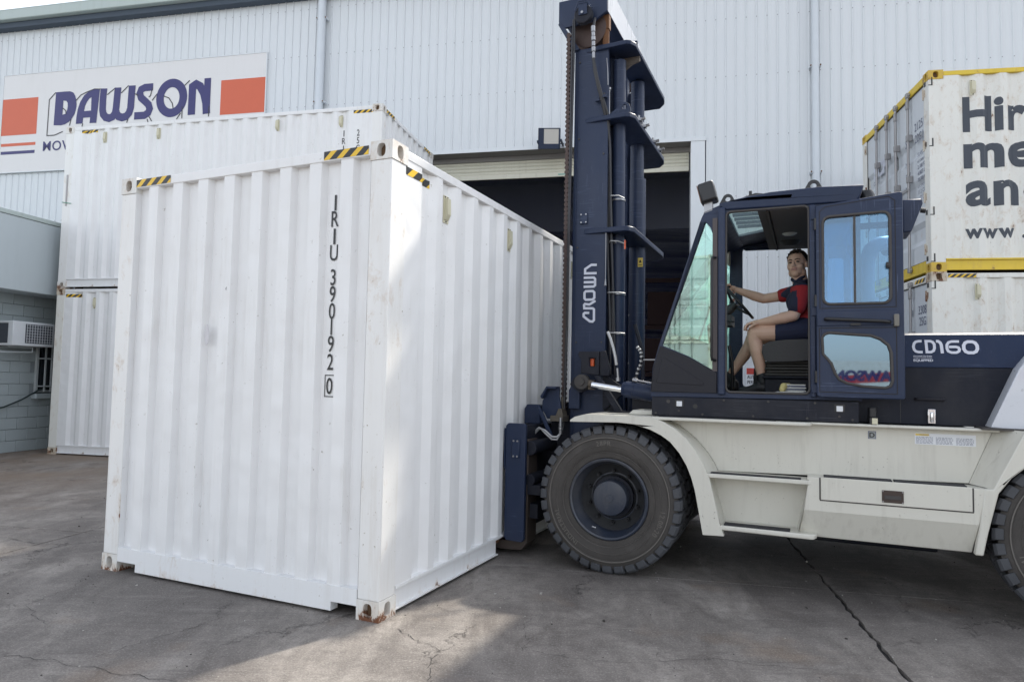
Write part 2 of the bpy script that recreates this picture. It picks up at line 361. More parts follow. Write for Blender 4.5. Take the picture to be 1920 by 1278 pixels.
# ------------------------------------------------------------------ ground
def concrete():
    a = NT('worn_concrete'); P = a.tc.outputs['Object']
    n1 = a.noise(.55, 6, .62); n2 = a.noise(2.6, 8, .68, a.mapping((1, .45, 1), (0, 0, .9)), .6); n3 = a.noise(14, 6, .7); n4 = a.noise(120, 3, .6)
    c = a.mix(a.ramp(n2, .38, .62), (.128, .116, .108), (.37, .342, .312))
    c = a.mix(a.math('MULTIPLY', a.ramp(n1, .40, .60), .72), c, (.096, .090, .090))
    c = a.mix(a.math('MULTIPLY', a.ramp(n3, .48, .72), .55), c, (.080, .075, .073))
    c = a.mix(a.math('MULTIPLY', a.ramp(a.noise(7, 8, .75, a.mapping((.35, 1.6, 1), (0, 0, .5)), .8), .54, .70), .45), c, (.36, .34, .315))
    c = a.mix(a.math('MULTIPLY', a.ramp(a.noise(34, 5, .7), .60, .72), .5), c, (.08, .075, .075))
    c = a.mix(a.math('MULTIPLY', a.ramp(a.noise(52, 4, .7), .69, .75), .7), c, (.52, .50, .47))
    c = a.mix(a.math('MULTIPLY', a.ramp(a.noise(1.1, 4, .6, a.mapping((1, 1, 1), (0, 0, 0), None, (7, 3, 0))), .58, .70), .35), c, (.26, .17, .10))
    c = a.mix(a.math('MULTIPLY', a.ramp(a.noise(4.5, 2, .5, a.mapping((1, 1, 1), (0, 0, 0), None, (2.2, 9, 0))), .73, .77), .8), c, (.045, .045, .05))
    gr = a.noise(85, 5, .8); c = a.mix(a.math('MULTIPLY', a.ramp(gr, .52, .62), .55), c, (.085, .08, .078)); c = a.mix(a.math('MULTIPLY', a.ramp(gr, .46, .38), .45), c, (.50, .475, .44))
    tm = a.noise(2.4, 7, .72, a.mapping((.30, 7.5, 1), (0, 0, R(24)))); c = a.mix(a.math('MULTIPLY', a.math('MULTIPLY', a.ramp(tm, .52, .66), a.ramp(a.noise(.9, 3), .45, .6)), .55), c, (.075, .07, .07))
    vd = a.n('ShaderNodeVectorMath', operation='DISTANCE'); a.l(P, vd.inputs[0]); vd.inputs[1].default_value = (-8.3, 10.6, 0)
    c = a.mix(a.math('MULTIPLY', a.math('MULTIPLY', a.ramp(vd.outputs['Value'], 5.5, 1.5), a.ramp(n1, .30, .60)), .6), c, (.30, .205, .130))
    c = a.mix(.22, c, (.135, .105, .08))
    # hairline cracks
    vo = a.n('ShaderNodeTexVoronoi', feature='DISTANCE_TO_EDGE'); vo.inputs['Scale'].default_value = .62
    wp = a.n('ShaderNodeVectorMath', operation='ADD'); nz = a.n('ShaderNodeTexNoise'); nz.inputs['Scale'].default_value = 1.9; nz.inputs['Detail'].default_value = 8; nz.inputs['Roughness'].default_value = .7
    a.l(P, nz.inputs['Vector']); sc_ = a.n('ShaderNodeVectorMath', operation='SCALE'); a.l(nz.outputs['Color'], sc_.inputs[0]); sc_.inputs['Scale'].default_value = 1.1
    a.l(P, wp.inputs[0]); a.l(sc_.outputs[0], wp.inputs[1]); a.l(wp.outputs[0], vo.inputs['Vector'])
    crack = a.math('MULTIPLY', a.ramp(vo.outputs['Distance'], .0045, .0012), a.ramp(a.noise(.8, 2, .5, a.mapping((1, 1, 1), (0, 0, 0), None, (4, 4, 0))), .50, .56))
    c = a.mix(a.math('MULTIPLY', crack, .6), c, (.035, .033, .033))
    h = a.math('ADD', a.math('MULTIPLY', n4, .35), a.math('ADD', a.math('MULTIPLY', n3, .9), a.math('MULTIPLY', crack, -2.0)))
    a.pbr(c, a.math('ADD', a.math('MULTIPLY', n2, .25), .56), 0, a.bump(h, .8, .010), .35)
    return a.m
M['concrete'] = concrete()
M['joint'] = plain('joint_filler', (.028, .026, .026), .9, 0, .8, 60)
g = MB(); g.add([(-150, -150, -.02), (150, -150, -.02), (150, 150, -.02), (-150, 150, -.02)], [(0, 1, 2, 3)])
ground = g.build('concrete_yard', M['joint'], fr='G', base=(0, 0, 0), kind='structure', recalc=False, label='stained grey concrete yard of large slabs with cracks and joints')
XJ = [-60, -36.2, -30, -23.8, -17.5, -11.24, -5.0, 1.24, 7.5, 13.7, 20, 26.2, 60]; YJ = [-90, -38.5, -32.4, -26.3, -20.3, -14.2, -8.1, -2.0, .3]
def jit(a, b, n, amp, rnd):
    pts = []
    for i in range(n):
        t = i/n; p = Vector(a)*(1-t)+Vector(b)*t; d = (Vector(b)-Vector(a)).normalized()
        if i: p += Vector((-d.y, d.x))*rnd.uniform(-amp, amp)
        pts.append((p.x, p.y))
    return pts
for i in range(len(XJ)-1):
    for j in range(len(YJ)-1):
        rnd = random.Random(i*31+j); gw = .006; wide = .010
        x0 = XJ[i]+(wide if XJ[i] == 1.24 else gw); x1 = XJ[i+1]-(wide if XJ[i+1] == 1.24 else gw); y0 = YJ[j]+gw*.6; y1 = YJ[j+1]-gw*.6
        if j == len(YJ)-2: y1 = .02
        near = -14.3 < YJ[j] < -1 and -12 < XJ[i] < 8; k = 90 if near else 2; am = .006
        poly = jit((x0, y0), (x1, y0), k, am*.6, rnd)+jit((x1, y0), (x1, y1), k, am if XJ[i+1] != 1.24 else .013, rnd)+jit((x1, y1), (x0, y1), k, am*.6, rnd)+jit((x0, y1), (x0, y0), k, am if XJ[i] != 1.24 else .013, rnd)
        s_ = MB(); P3 = [tuple(wpos('W', (p[0], p[1], 0))) for p in poly]
        s_.prism([(p[0], p[1]) for p in P3], 'z', -.03, 0.0)
        s_.build('concrete_slab', M['concrete'], ground)
def crackline(pts, w, seed, steps=9):
    rnd = random.Random(seed); out = []
    for a, b in zip(pts[:-1], pts[1:]):
        for k in range(steps):
            t = k/steps; out.append((a[0]*(1-t)+b[0]*t+rnd.uniform(-1, 1)*.018, a[1]*(1-t)+b[1]*t+rnd.uniform(-1, 1)*.018))
    out.append(pts[-1]); m = MB()
    L = []; Q = []
    for i, p in enumerate(out):
        a = Vector(out[max(0, i-1)]); b = Vector(out[min(len(out)-1, i+1)]); d = (b-a).normalized(); n = Vector((-d.y, d.x)); ww = w*rnd.uniform(.35, 1.2)*(.35 if i in (0, len(out)-1) else 1)
        L.append((p[0]+n.x*ww, p[1]+n.y*ww, .0025)); Q.append((p[0]-n.x*ww, p[1]-n.y*ww, .0025))
    k = len(out); m.add(L+Q, [(i, i+1, i+1+k, i+k) for i in range(k-1)])
    m.build('crack', M['joint'], ground, orient=(0, 0, 1))
crackline([(-1.735, 4.333), (-1.76, 4.2), (-1.70, 4.08), (-1.78, 3.9), (-1.95, 3.7), (-2.1, 3.45)], 0.0017, 1)
crackline([(-2.554, 3.50), (-2.2, 3.42), (-1.621, 3.244), (-1.2, 3.1)], 0.0016, 2)
crackline([(-.62, 3.95), (-.531, 3.822), (-.36, 3.66), (-.395, 3.446), (-.34, 3.2)], 0.0018, 3)
crackline([(.165, 4.245), (.09, 4.0), (.12, 3.8), (.089, 3.668)], 0.0013, 4)
crackline([(.089, 3.668), (.5, 3.55), (1.1, 3.6), (1.6, 3.5)], 0.0013, 5)
crackline([(-3.0, 4.9), (-2.9, 4.6), (-2.95, 4.2), (-2.6, 3.9)], 0.0012, 6)

gp_ = MB(); rnd = random.Random(21); gq = MB()
for k in range(900):
    x = rnd.uniform(-5, 5); y = rnd.uniform(2.6, 9); r_ = rnd.uniform(.0015, .0045)*(1 if rnd.random() < .92 else 2.0); q = gp_ if rnd.random() < .45 else gq
    a_ = rnd.uniform(0, 3.1); p = [(x+r_*rnd.uniform(.6, 1.5)*math.cos(a_+t), y+r_*rnd.uniform(.6, 1.5)*math.sin(a_+t)) for t in (0, 1.5, 3.0, 4.6)]
    q.prism(p, 'z', 0, r_*rnd.uniform(.6, 1.2))
gp_.build('pale_grit', plain('pale_grit_stone', (.42, .40, .37), .8), fr='G', base=(0, 0, 0), kind='stuff'); gq.build('dark_grit', plain('dark_grit_stone', (.05, .045, .04), .8), fr='G', base=(0, 0, 0), kind='stuff')
# ------------------------------------------------------------------ warehouse (frame W: x along the wall, y away, z up)
wh = thing('warehouse', 'long pale blue-grey ribbed metal warehouse with a wide open roller door', 'warehouse', 'W', (-2, 0, 0))
WX0, WX1, ZT = -30.0, 16.0, 9.84
DX0, DX1, DZ = -6.2, .665, 6.14
def ribsheet(x0, x1, z0, z1):
    m = MB(); pts = []; x = math.floor(x0/.19)*.19
    while x < x1+.19:
        for dx, dy in ((0, 0), (.052, 0), (.058, -.003), (.068, 0), (.118, 0), (.124, -.003), (.134, 0), (.1500, 0), (.166, -.020), (.180, -.020)):
            if x0 <= x+dx <= x1: pts.append((x+dx, dy))
        x += .19
    pts = [(x0, 0)]+[p for p in pts if x0+1e-4 < p[0] < x1-1e-4]+[(x1, 0)]
    n = len(pts); m.add([(p[0], p[1], z0) for p in pts]+[(p[0], p[1], z1) for p in pts], [(i, i+1, i+1+n, i+n) for i in range(n-1)])
    return m
for a in ((WX0, -6.46, 0, ZT), (-6.46, .95, DZ+.03, ZT), (.95, WX1, 0, ZT)):
    ribsheet(*a).build('wall_cladding', M['clad'], wh, orient=(0, -1, 0))
sm = MB()                                              # cladding screws, a row per girt
z = .35
for z in (.4, 1.5, 2.66, 3.84, 5.03, 6.2, 7.384, 8.532, 9.6):
    x = WX0+.173
    x = math.ceil(-16.5/.19)*.19+.173
    while x < 6.5:
        if not (DX0-.2 < x < .95 and z < DZ+.05):
            sm.box((x-.008, -.027, z-.008), (x+.008, -.020, z+.008))
        x += .19
sm.build('cladding_screws', M['steel'], wh, kind='stuff')
b = MB(); b.box((WX0, -.33, ZT+.12), (WX1, .1, ZT+.35)); b.box((WX0, -.33, ZT+.345), (WX1, -.30, ZT+.375)); b.build('eaves_gutter', M['gutter'], wh, bevel=.02)
b = MB(); b.box((WX0, -.20, ZT-.02), (WX1, .12, ZT+.118)); b.build('eaves_soffit', M['soffit_dark'], wh)
def roofz(y): return ZT+.33+(y+.2)*1.87/22.2
RY = [-.2, 9.0, 10.1, 14.0, 15.1, 22]
for k in range(5):
    b = MB(); b.add([(WX0, RY[k], roofz(RY[k])), (WX1, RY[k], roofz(RY[k])), (WX1, RY[k+1], roofz(RY[k+1])), (WX0, RY[k+1], roofz(RY[k+1]))], [(0, 1, 2, 3)])
    if k in (1, 3):
        tm_ = NT('translucent_fill'); t_ = tm_.n('ShaderNodeBsdfTranslucent'); t_.inputs[0].default_value = (.08, .095, .18, 1); tm_.l(t_.outputs[0], tm_.o.inputs[0]); b.build('added_fill_strip', tm_.m, wh)  # translucent roof strips added to let daylight into the dark interior
    else: b.build('roof_sheet', M['clad'], wh)
b = MB(); b.box((WX0, 22.0, 0), (WX1, 22.1, roofz(22))); b.box((WX0, .02, 0), (WX0+.1, 22, 9.9)); b.box((WX1-.1, .02, 0), (WX1, 22, 9.9)); b.build('outer_wall', M['clad'], wh)
for x, nm in ((-7.22, 0), (2.91, 1)):
    b = MB(); r_ = .085 if nm == 0 else .065
    b.cyl((x, -.13, 0), (x, -.13, ZT+.12), r_, n=20); p = b.build('downpipe', M['pvc'], wh, smooth=40)
    for z in (1.2, 3.3, 5.4, 7.42, 9.3):
        c = MB(); c.box((x-r_-.035, -.16, z-.02), (x+r_+.035, -.03, z+.02)); c.build('pipe_bracket', M['pvc'], p)
        for sgn in (-1, 1):
            c = MB(); c.cyl((x+sgn*(r_+.02), -.175, z), (x+sgn*(r_+.02), -.16, z), .014, n=8); c.build('bracket_bolt', M['rust'], p)
# door opening: jambs, lintel, roller shutter
b = MB(); b.box((DX1, -.034, 0), (.93, .40, DZ+.028)); b.build('door_jamb', M['clad_trim'], wh)
b = MB(); b.box((DX0-.25, -.034, 0), (DX0, .40, DZ+.028)); b.build('door_jamb', M['clad_trim'], wh)
b = MB(); b.box((DX0-.3, -.045, DZ), (.95, -.031, DZ+.075)); b.build('door_head_flashing', M['clad_trim'], wh)
b = MB(); b.box((DX0, -.03, DZ-.001), (DX1, .40, DZ+.045)); b.box((DX0, .28, DZ-.10), (DX1, .42, DZ+.02)); b.build('door_head_reveal', M['reveal'], wh)
b = MB(); prof = [(.0, .0), (-.014, .012), (-.018, .038), (-.014, .062), (0, .074), (.004, .076)]
for i in range(len(prof)): pass
n = len(prof); b.add([(DX0+.02, p[0], p[1]) for p in prof]+[(DX1-.02, p[0], p[1]) for p in prof], [(i, i+1, i+1+n, i+n) for i in range(n-1)])
sl0 = None
for k in range(7):
    loc = (0, .34, 5.76+k*.076)
    if sl0 is None: sl0 = lmesh(b, 'shutter_slat', M['shutter'], wh, loc, smooth=50)
    else: inst(sl0, wh, loc)
b = MB(); b.box((DX0+.02, .30, 5.66), (DX1-.02, .36, 5.76)); b.build('shutter_bottom_rail', M['shutter'], wh, bevel=.008)
b = MB(); b.box((-1.98, .294, 5.69), (-1.78, .299, 5.72)); b.build('maker_plate', plain('pale_green_plate', (.25, .42, .36), .5), wh)
# dark interior
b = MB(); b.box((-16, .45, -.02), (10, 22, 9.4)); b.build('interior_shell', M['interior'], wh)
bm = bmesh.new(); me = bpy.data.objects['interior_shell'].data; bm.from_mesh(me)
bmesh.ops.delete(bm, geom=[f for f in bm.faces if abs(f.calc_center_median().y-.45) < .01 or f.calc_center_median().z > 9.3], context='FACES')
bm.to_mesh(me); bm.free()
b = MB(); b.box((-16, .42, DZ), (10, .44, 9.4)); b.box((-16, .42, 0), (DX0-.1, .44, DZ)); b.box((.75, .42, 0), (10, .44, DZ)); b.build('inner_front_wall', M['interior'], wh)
rk = thing('pallet_rack', 'dark brown storage racking standing inside the open warehouse door', 'rack', 'W', (-1, 6, 0))
for x in (-5.6, -3.2, -.8, 1.6, 4.0):
    b = MB(); b.box((x-.05, 5.6, 0), (x+.05, 5.7, 5.2)); b.build('upright', M['interior_brown'], rk)
for z in (1.6, 2.9, 4.2):
    b = MB(); b.box((-5.6, 5.58, z), (4.0, 5.6, z+.12)); b.build('rack_beam', M['interior_brown'], rk)
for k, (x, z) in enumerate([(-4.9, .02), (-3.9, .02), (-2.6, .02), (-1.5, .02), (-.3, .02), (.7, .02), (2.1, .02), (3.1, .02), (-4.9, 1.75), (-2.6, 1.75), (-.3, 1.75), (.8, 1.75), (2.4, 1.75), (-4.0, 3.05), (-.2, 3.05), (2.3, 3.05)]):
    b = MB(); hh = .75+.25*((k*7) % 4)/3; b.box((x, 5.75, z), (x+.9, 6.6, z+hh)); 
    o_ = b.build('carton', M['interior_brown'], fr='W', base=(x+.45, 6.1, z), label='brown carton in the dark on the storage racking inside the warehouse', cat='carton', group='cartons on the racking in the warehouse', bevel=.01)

# sign board on the wall
sg = thing('wall_sign', 'large white wall sign with blue DAWSON lettering and two orange-red blocks', 'sign', 'W', (-12.2, -.04, 6.25))
b = MB(); b.box((-15.77, -.055, 6.255), (-8.585, -.03, 8.68)); b.build('sign_board', M['sign_white'], sg)
b = MB()
for a, c in (((-15.79, 8.68), (-8.565, 8.70)), ((-15.79, 6.235), (-8.565, 6.255)), ((-15.79, 6.255), (-15.77, 8.68)), ((-8.585, 6.255), (-8.565, 8.68))):
    b.box((a[0], -.065, a[1]), (c[0], -.03, c[1]))
b.build('sign_trim', M['clad_trim'], sg)
for nm, q, mt in (('colour_block', ((-15.765, 7.172), (-14.722, 8.083)), 'sign_red'), ('colour_block', ((-9.71, 7.315), (-8.59, 8.12)), 'sign_red'), ('colour_stripe', ((-15.745, 6.90), (-14.73, 6.972)), 'sign_red'), ('colour_stripe', ((-15.74, 6.70), (-14.74, 6.775)), 'sign_blue')):
    b = MB(); b.box((q[0][0], -.058, q[0][1]), (q[1][0], -.0555, q[1][1])); b.build(nm, M[mt], sg)
def letter(name, fn, mt=M['sign_blue']):
    b = MB(); fn(b); return b.build(name, mt, sg, orient=(0, -1, 0), recalc=False)
YL = -.0605
def arcp(cx, cz, rx, rz, a0, a1, n): return [(cx+rx*math.cos(R(a0+(a1-a0)*i/n)), cz+rz*math.sin(R(a0+(a1-a0)*i/n))) for i in range(n+1)]
def flat(b, outer, holes=()):
    loops = [outer]+list(holes); fl = [p for l in loops for p in l]
    t = geometry.tessellate_polygon([[Vector((p[0], p[1], 0)) for p in l] for l in loops]); b.add([(p[0], YL, p[1]) for p in fl], [tuple(x) for x in t])
letter('letter_d', lambda b: flat(b, [(-14.212, 8.162), (-13.95, 8.165), (-13.80, 8.158), (-13.71, 8.12), (-13.655, 8.04), (-13.62, 7.939), (-13.602, 7.83), (-13.605, 7.733), (-13.64, 7.60), (-13.70, 7.50), (-13.79, 7.41), (-13.90, 7.355), (-14.01, 7.336), (-14.228, 7.349)], [[(-13.985, 7.942), (-13.90, 7.93), (-13.86, 7.88), (-13.85, 7.79), (-13.865, 7.69), (-13.91, 7.61), (-13.99, 7.594)]]))
letter('letter_a', lambda b: flat(b, [(-13.12, 8.154), (-12.962, 8.159), (-13.016, 7.337), (-13.204, 7.342), (-13.195, 7.482), (-13.392, 7.482), (-13.402, 7.344), (-13.591, 7.344), (-13.585, 7.52), (-13.56, 7.70), (-13.50, 7.88), (-13.40, 8.03), (-13.27, 8.12)], [[(-13.189, 7.971), (-13.181, 7.644), (-13.378, 7.644), (-13.36, 7.76), (-13.31, 7.87), (-13.24, 7.95)]]))
def wv(b):
    b.ribbon([(-12.85, 8.159), (-12.865, 7.887), (-12.86, 7.64), (-12.83, 7.53), (-12.76, 7.455), (-12.66, 7.425), (-12.57, 7.455), (-12.505, 7.54), (-12.485, 7.66), (-12.46, 8.154)], .185, 'y', YL)
    b.ribbon([(-12.50, 7.62), (-12.46, 7.52), (-12.40, 7.45), (-12.30, 7.42), (-12.20, 7.44), (-12.12, 7.52), (-12.085, 7.64), (-12.07, 8.174)], .185, 'y', YL-.001)
letter('letter_w', wv)
letter('letter_s', lambda b: b.ribbon([(-11.50, 8.10), (-11.72, 8.10), (-11.82, 8.06), (-11.855, 7.97), (-11.81, 7.86), (-11.70, 7.77), (-11.60, 7.68), (-11.565, 7.58), (-11.60, 7.49), (-11.70, 7.435), (-11.975, 7.435)], .175, 'y', YL))
letter('letter_o', lambda b: b.ribbon(arcp(-10.99, 7.80, .31, .355, 0, 360, 40), .20, 'y', YL, closed=True))
def nn(b):
    b.ribbon([(-10.45, 7.367), (-10.45, 8.03), (-10.36, 8.08), (-10.25, 8.02), (-10.15, 7.86), (-10.08, 7.62), (-10.055, 7.369)], .19, 'y', YL)
    b.ribbon([(-10.06, 8.2), (-10.055, 7.37)], .17, 'y', YL-.001)
letter('letter_n', nn)
for k, l in enumerate([[(-13.952, 7.181), (-14.186, 7.104), (-14.404, 7.104), (-14.394, 7.993), (-14.212, 8.162)], [(-13.733, 7.475), (-13.77, 7.314)], [(-13.62, 7.919), (-13.50, 8.04), (-13.347, 8.10), (-13.116, 8.165), (-12.928, 8.15)], [(-12.75, 8.0), (-12.53, 8.15)], [(-12.363, 8.014), (-12.167, 8.182)], [(-13.392, 7.344), (-13.411, 7.271)], [(-12.141, 7.375), (-12.172, 7.285)], [(-11.617, 7.342), (-11.59, 7.261)], [(-11.575, 7.4), (-11.492, 7.283)], [(-11.515, 8.075), (-11.559, 7.897), (-11.602, 7.86)], [(-11.198, 7.86), (-11.062, 7.803), (-10.966, 7.677), (-10.937, 7.557)], [(-10.834, 7.285), (-10.731, 7.425)], [(-10.696, 7.58), (-10.693, 7.296)], [(-10.656, 8.071), (-10.53, 8.18)], [(-9.996, 7.533), (-9.997, 7.299)], [(-13.991, 7.759), (-13.901, 7.691), (-13.884, 7.595)], [(-11.507, 7.774), (-11.381, 7.925)], [(-11.985, 7.967), (-11.877, 7.92)]]):
    b = MB(); b.ribbon(l, .022, 'y', -.0625-k*.00005)
    b.build('letter_outline', M['black'], sg, orient=(0, -1, 0), recalc=False)
b = MB(); put_text(b, 'MOV', (-14.50, YL, 6.735), (1, 0, 0), (0, 0, 1), .225, bold=.012, space=1.08, width=.76); b.build('lettering', M['sign_blue'], sg, orient=(0, -1, 0), recalc=False)

# floodlight on a bracket over the door
fl = thing('floodlight', 'dark blue square floodlight on a bracket above the roller door', 'floodlight', 'W', (-2.07, 0, 6.2))
fm = MB(); fm.box((-.215, -.06, -.20), (.215, .06, .20)); o_ = lmesh(fm, 'lamp_housing', M['navy'], fl, (-2.07, -.36, 6.225), (R(16), R(3), R(0)), bevel=.015)
fm = MB(); fm.box((-.215, -.075, -.20), (-.195, -.06, .20)); fm.box((.195, -.075, -.20), (.215, -.06, .20)); fm.box((-.215, -.075, .18), (.215, -.06, .20)); fm.box((-.215, -.075, -.20), (.215, -.06, -.10)); fm.box((-.215, -.075, -.1), (-.10, -.06, .2)); lmesh(fm, 'lamp_rim', M['navy'], fl, (-2.07, -.36, 6.225), (R(16), R(3), 0), bevel=.004)
fm = MB(); fm.box((-.10, -.068, -.10), (.195, -.0605, .18)); lmesh(fm, 'lamp_lens', M['lamp_glass'], fl, (-2.07, -.36, 6.225), (R(16), R(3), 0))
fm = MB(); fm.box((-2.32, -.38, 6.16), (-2.29, -.0, 6.20)); fm.box((-1.85, -.38, 6.16), (-1.82, 0, 6.20)); fm.box((-2.32, -.03, 6.14), (-1.82, .0, 6.24)); fm.build('lamp_bracket', M['navy'], fl)

# warning sign low on the wall, seen through the cab
ws = thing('safety_sign', 'small red and white personnel sign on the warehouse wall behind the cab', 'sign', 'W', (1.9, -.04, 1.35))
b = MB(); b.box((1.675, -.045, 1.35), (2.125, -.032, 1.76)); b.build('sign_plate', M['decal'], ws)
b = MB(); b.box((1.69, -.048, 1.63), (2.11, -.046, 1.745)); b.build('sign_band', plain('sign_band_red', (.5, .03, .02), .4), ws)
b = MB(); put_text(b, 'AUTHORISED\nPERSONNEL', (1.70, -.047, 1.55), (1, 0, 0), (0, 0, 1), .06, width=.39, bold=.02, linegap=1.1); b.build('lettering', M['black'], ws, orient=(0, -1, 0), recalc=False)

# ------------------------------------------------------------------ low office building at the left
of = thing('office_building', 'low office of painted concrete blocks with a deep sheet metal fascia', 'building', 'W', (-12, -4, 0))
b = MB(); b.box((-18, -9.0, 0), (-11.065, -.4, 4.0)); b.build('wall_core', M['mortar'], of)
bs = {}
def block(w):
    if w not in bs:
        m = MB(); m.box((-.012, -w/2+.003, -.097), (.025, w/2-.003, .097)); bs[w] = m
    return bs[w]
first = {}
for r_ in range(14):
    y = -6.2+(.2 if r_ % 2 else 0); z = .1+r_*.2
    while y < -2.0:
        cy = y+.2; w_ = .4
        if not (1.05 < z < 2.25 and -3.1 < cy < -1.9):
            rr = random.Random(r_*100+int(y*10)); loc = (-11.063+rr.uniform(-.001, .0015), cy, z)
            if w_ not in first: first[w_] = lmesh(block(w_), 'block', M['block'], of, loc, bevel=.004, seg=1)
            else: inst(first[w_], of, loc, name='block')
        y += .4
b = MB(); b.box((-11.05, -9.0, 2.78), (-10.50, -.6, 4.02)); b.build('fascia', M['fascia'], of, bevel=.01)
b = MB(); b.box((-18, -9.02, 4.022), (-10.485, -.58, 4.10)); b.build('fascia_capping', M['gutter'], of, bevel=.01)
wd = MB(); wd.box((-11.04, -3.06, 1.08), (-11.035, -2.0, 2.22)); wp = wd.build('window', M['window'], of)
b = MB()
for y in (-3.09, -2.0): b.box((-11.05, y-.02, 1.05), (-11.0, y+.02, 2.25))
b.box((-11.05, -3.07, 1.05), (-11.0, -2.02, 1.085)); b.box((-11.05, -3.07, 2.22), (-11.0, -2.02, 2.25)); b.build('window_frame', M['bars'], wp)
b = MB(); b.box((-11.04, -3.16, .93), (-10.92, -1.95, 1.02)); b.build('window_sill', M['block'], wp, bevel=.01)
bar = MB(); bar.box((-.01, -.012, -.60), (.01, .012, .60)); b0 = lmesh(bar, 'security_bar', M['bars'], wp, (-10.93, -3.0, 1.66))
for y in (-2.87, -2.74, -2.61, -2.48, -2.35): inst(b0, wp, (-10.93, y, 1.66))
for z in (1.16, 1.66, 2.16):
    b = MB(); b.box((-10.915, -3.16, z-.012), (-10.895, -2.0, z+.012)); b.build('security_rail', M['bars'], wp)
ac = thing('air_conditioner', 'white box air conditioner sticking out of the office wall beside the barred window', 'air conditioner', 'W', (-10.9, -3.4, 1.86))
b = MB(); b.box((-11.06, -3.95, 1.86), (-10.62, -3.14, 2.28)); b.build('case', M['ac'], ac, bevel=.012)
b = MB(); b.box((-10.619, -3.72, 1.91), (-10.612, -3.18, 2.24)); gr = b.build('grille', M['ac_grille'], ac)
b = MB(); b.box((-11.0, -3.956, 1.90), (-10.72, -3.951, 2.24)); b.build('side_vent', M['ac_grille'], ac)
for i in range(11):
    b = MB(); y = -3.70+i*.0505; b.box((-10.611, y, 1.915), (-10.606, y+.006, 2.235)); b.build('grille_bar', M['ac'], gr)
for i in range(7):
    b = MB(); z = 1.935+i*.047; b.box((-10.605, -3.715, z), (-10.601, -3.185, z+.005)); b.build('grille_bar', M['ac'], gr)
b = MB(); b.tube([(-10.75, -3.9, 1.845), (-10.75, -3.45, 1.845), (-10.75, -3.45, 1.76), (-10.75, -4.1, 1.74)], .014); b.build('drain_pipe', M['bars'], ac)
b = MB(); b.tube([(-10.98, -4.7, .72), (-10.98, -4.2, .72), (-10.97, -3.73, .80), (-10.97, -3.4, .92), (-10.96, -3.1, 1.08), (-10.95, -2.85, 1.16), (-10.95, -2.6, 1.18)], .014)
b.build('cable', M['hose_g'], fr='W', base=(-10.97, -3.4, .92), label='dark green cable looping across the office wall to the barred window', cat='cable', smooth=60)
# ------------------------------------------------------------------ shipping containers
Lc, Wc = 6.058, 2.438
def side_profile(a=.178, b=5.88, d=.036):
    """(x, depth) of a corrugated long side; flat bays next to the posts."""
    pts = [(a, 0.0)]; x = .355; pts.append((x, 0.0)); p = .2735
    k0 = .628-.072
    pts += [(.355+.06, d), (k0-.066, d)]
    x = k0
    while x+p < b-.30:
        pts += [(x, 0.0), (x+.072, 0.0), (x+.138, d), (x+.2075, d)]; x += p
    pts += [(x, 0.0), (b, 0.0)]
    return pts
def end_profile(a=.162, b=2.276, d=.045, n=9):
    s_ = (b-a)/1.985; rec, pr, sl = .105*s_, .09*s_, .02*s_; x = a; pts = []
    for i in range(n):
        pts += [(x, d), (x+rec, d)]; x += rec
        if i < n-1: pts += [(x+sl, 0.0), (x+sl+pr, 0.0)]; x += sl*2+pr
    return [(a-.001, 0.0)]+pts+[(b+.001, 0.0)]
def depth_at(prof, x):
    for (x0, d0), (x1, d1) in zip(prof[:-1], prof[1:]):
        if x0 <= x <= x1: return d0 if x1 == x0 else d0+(d1-d0)*(x-x0)/(x1-x0)
    return 0.0
SP = side_profile(); EP = end_profile()
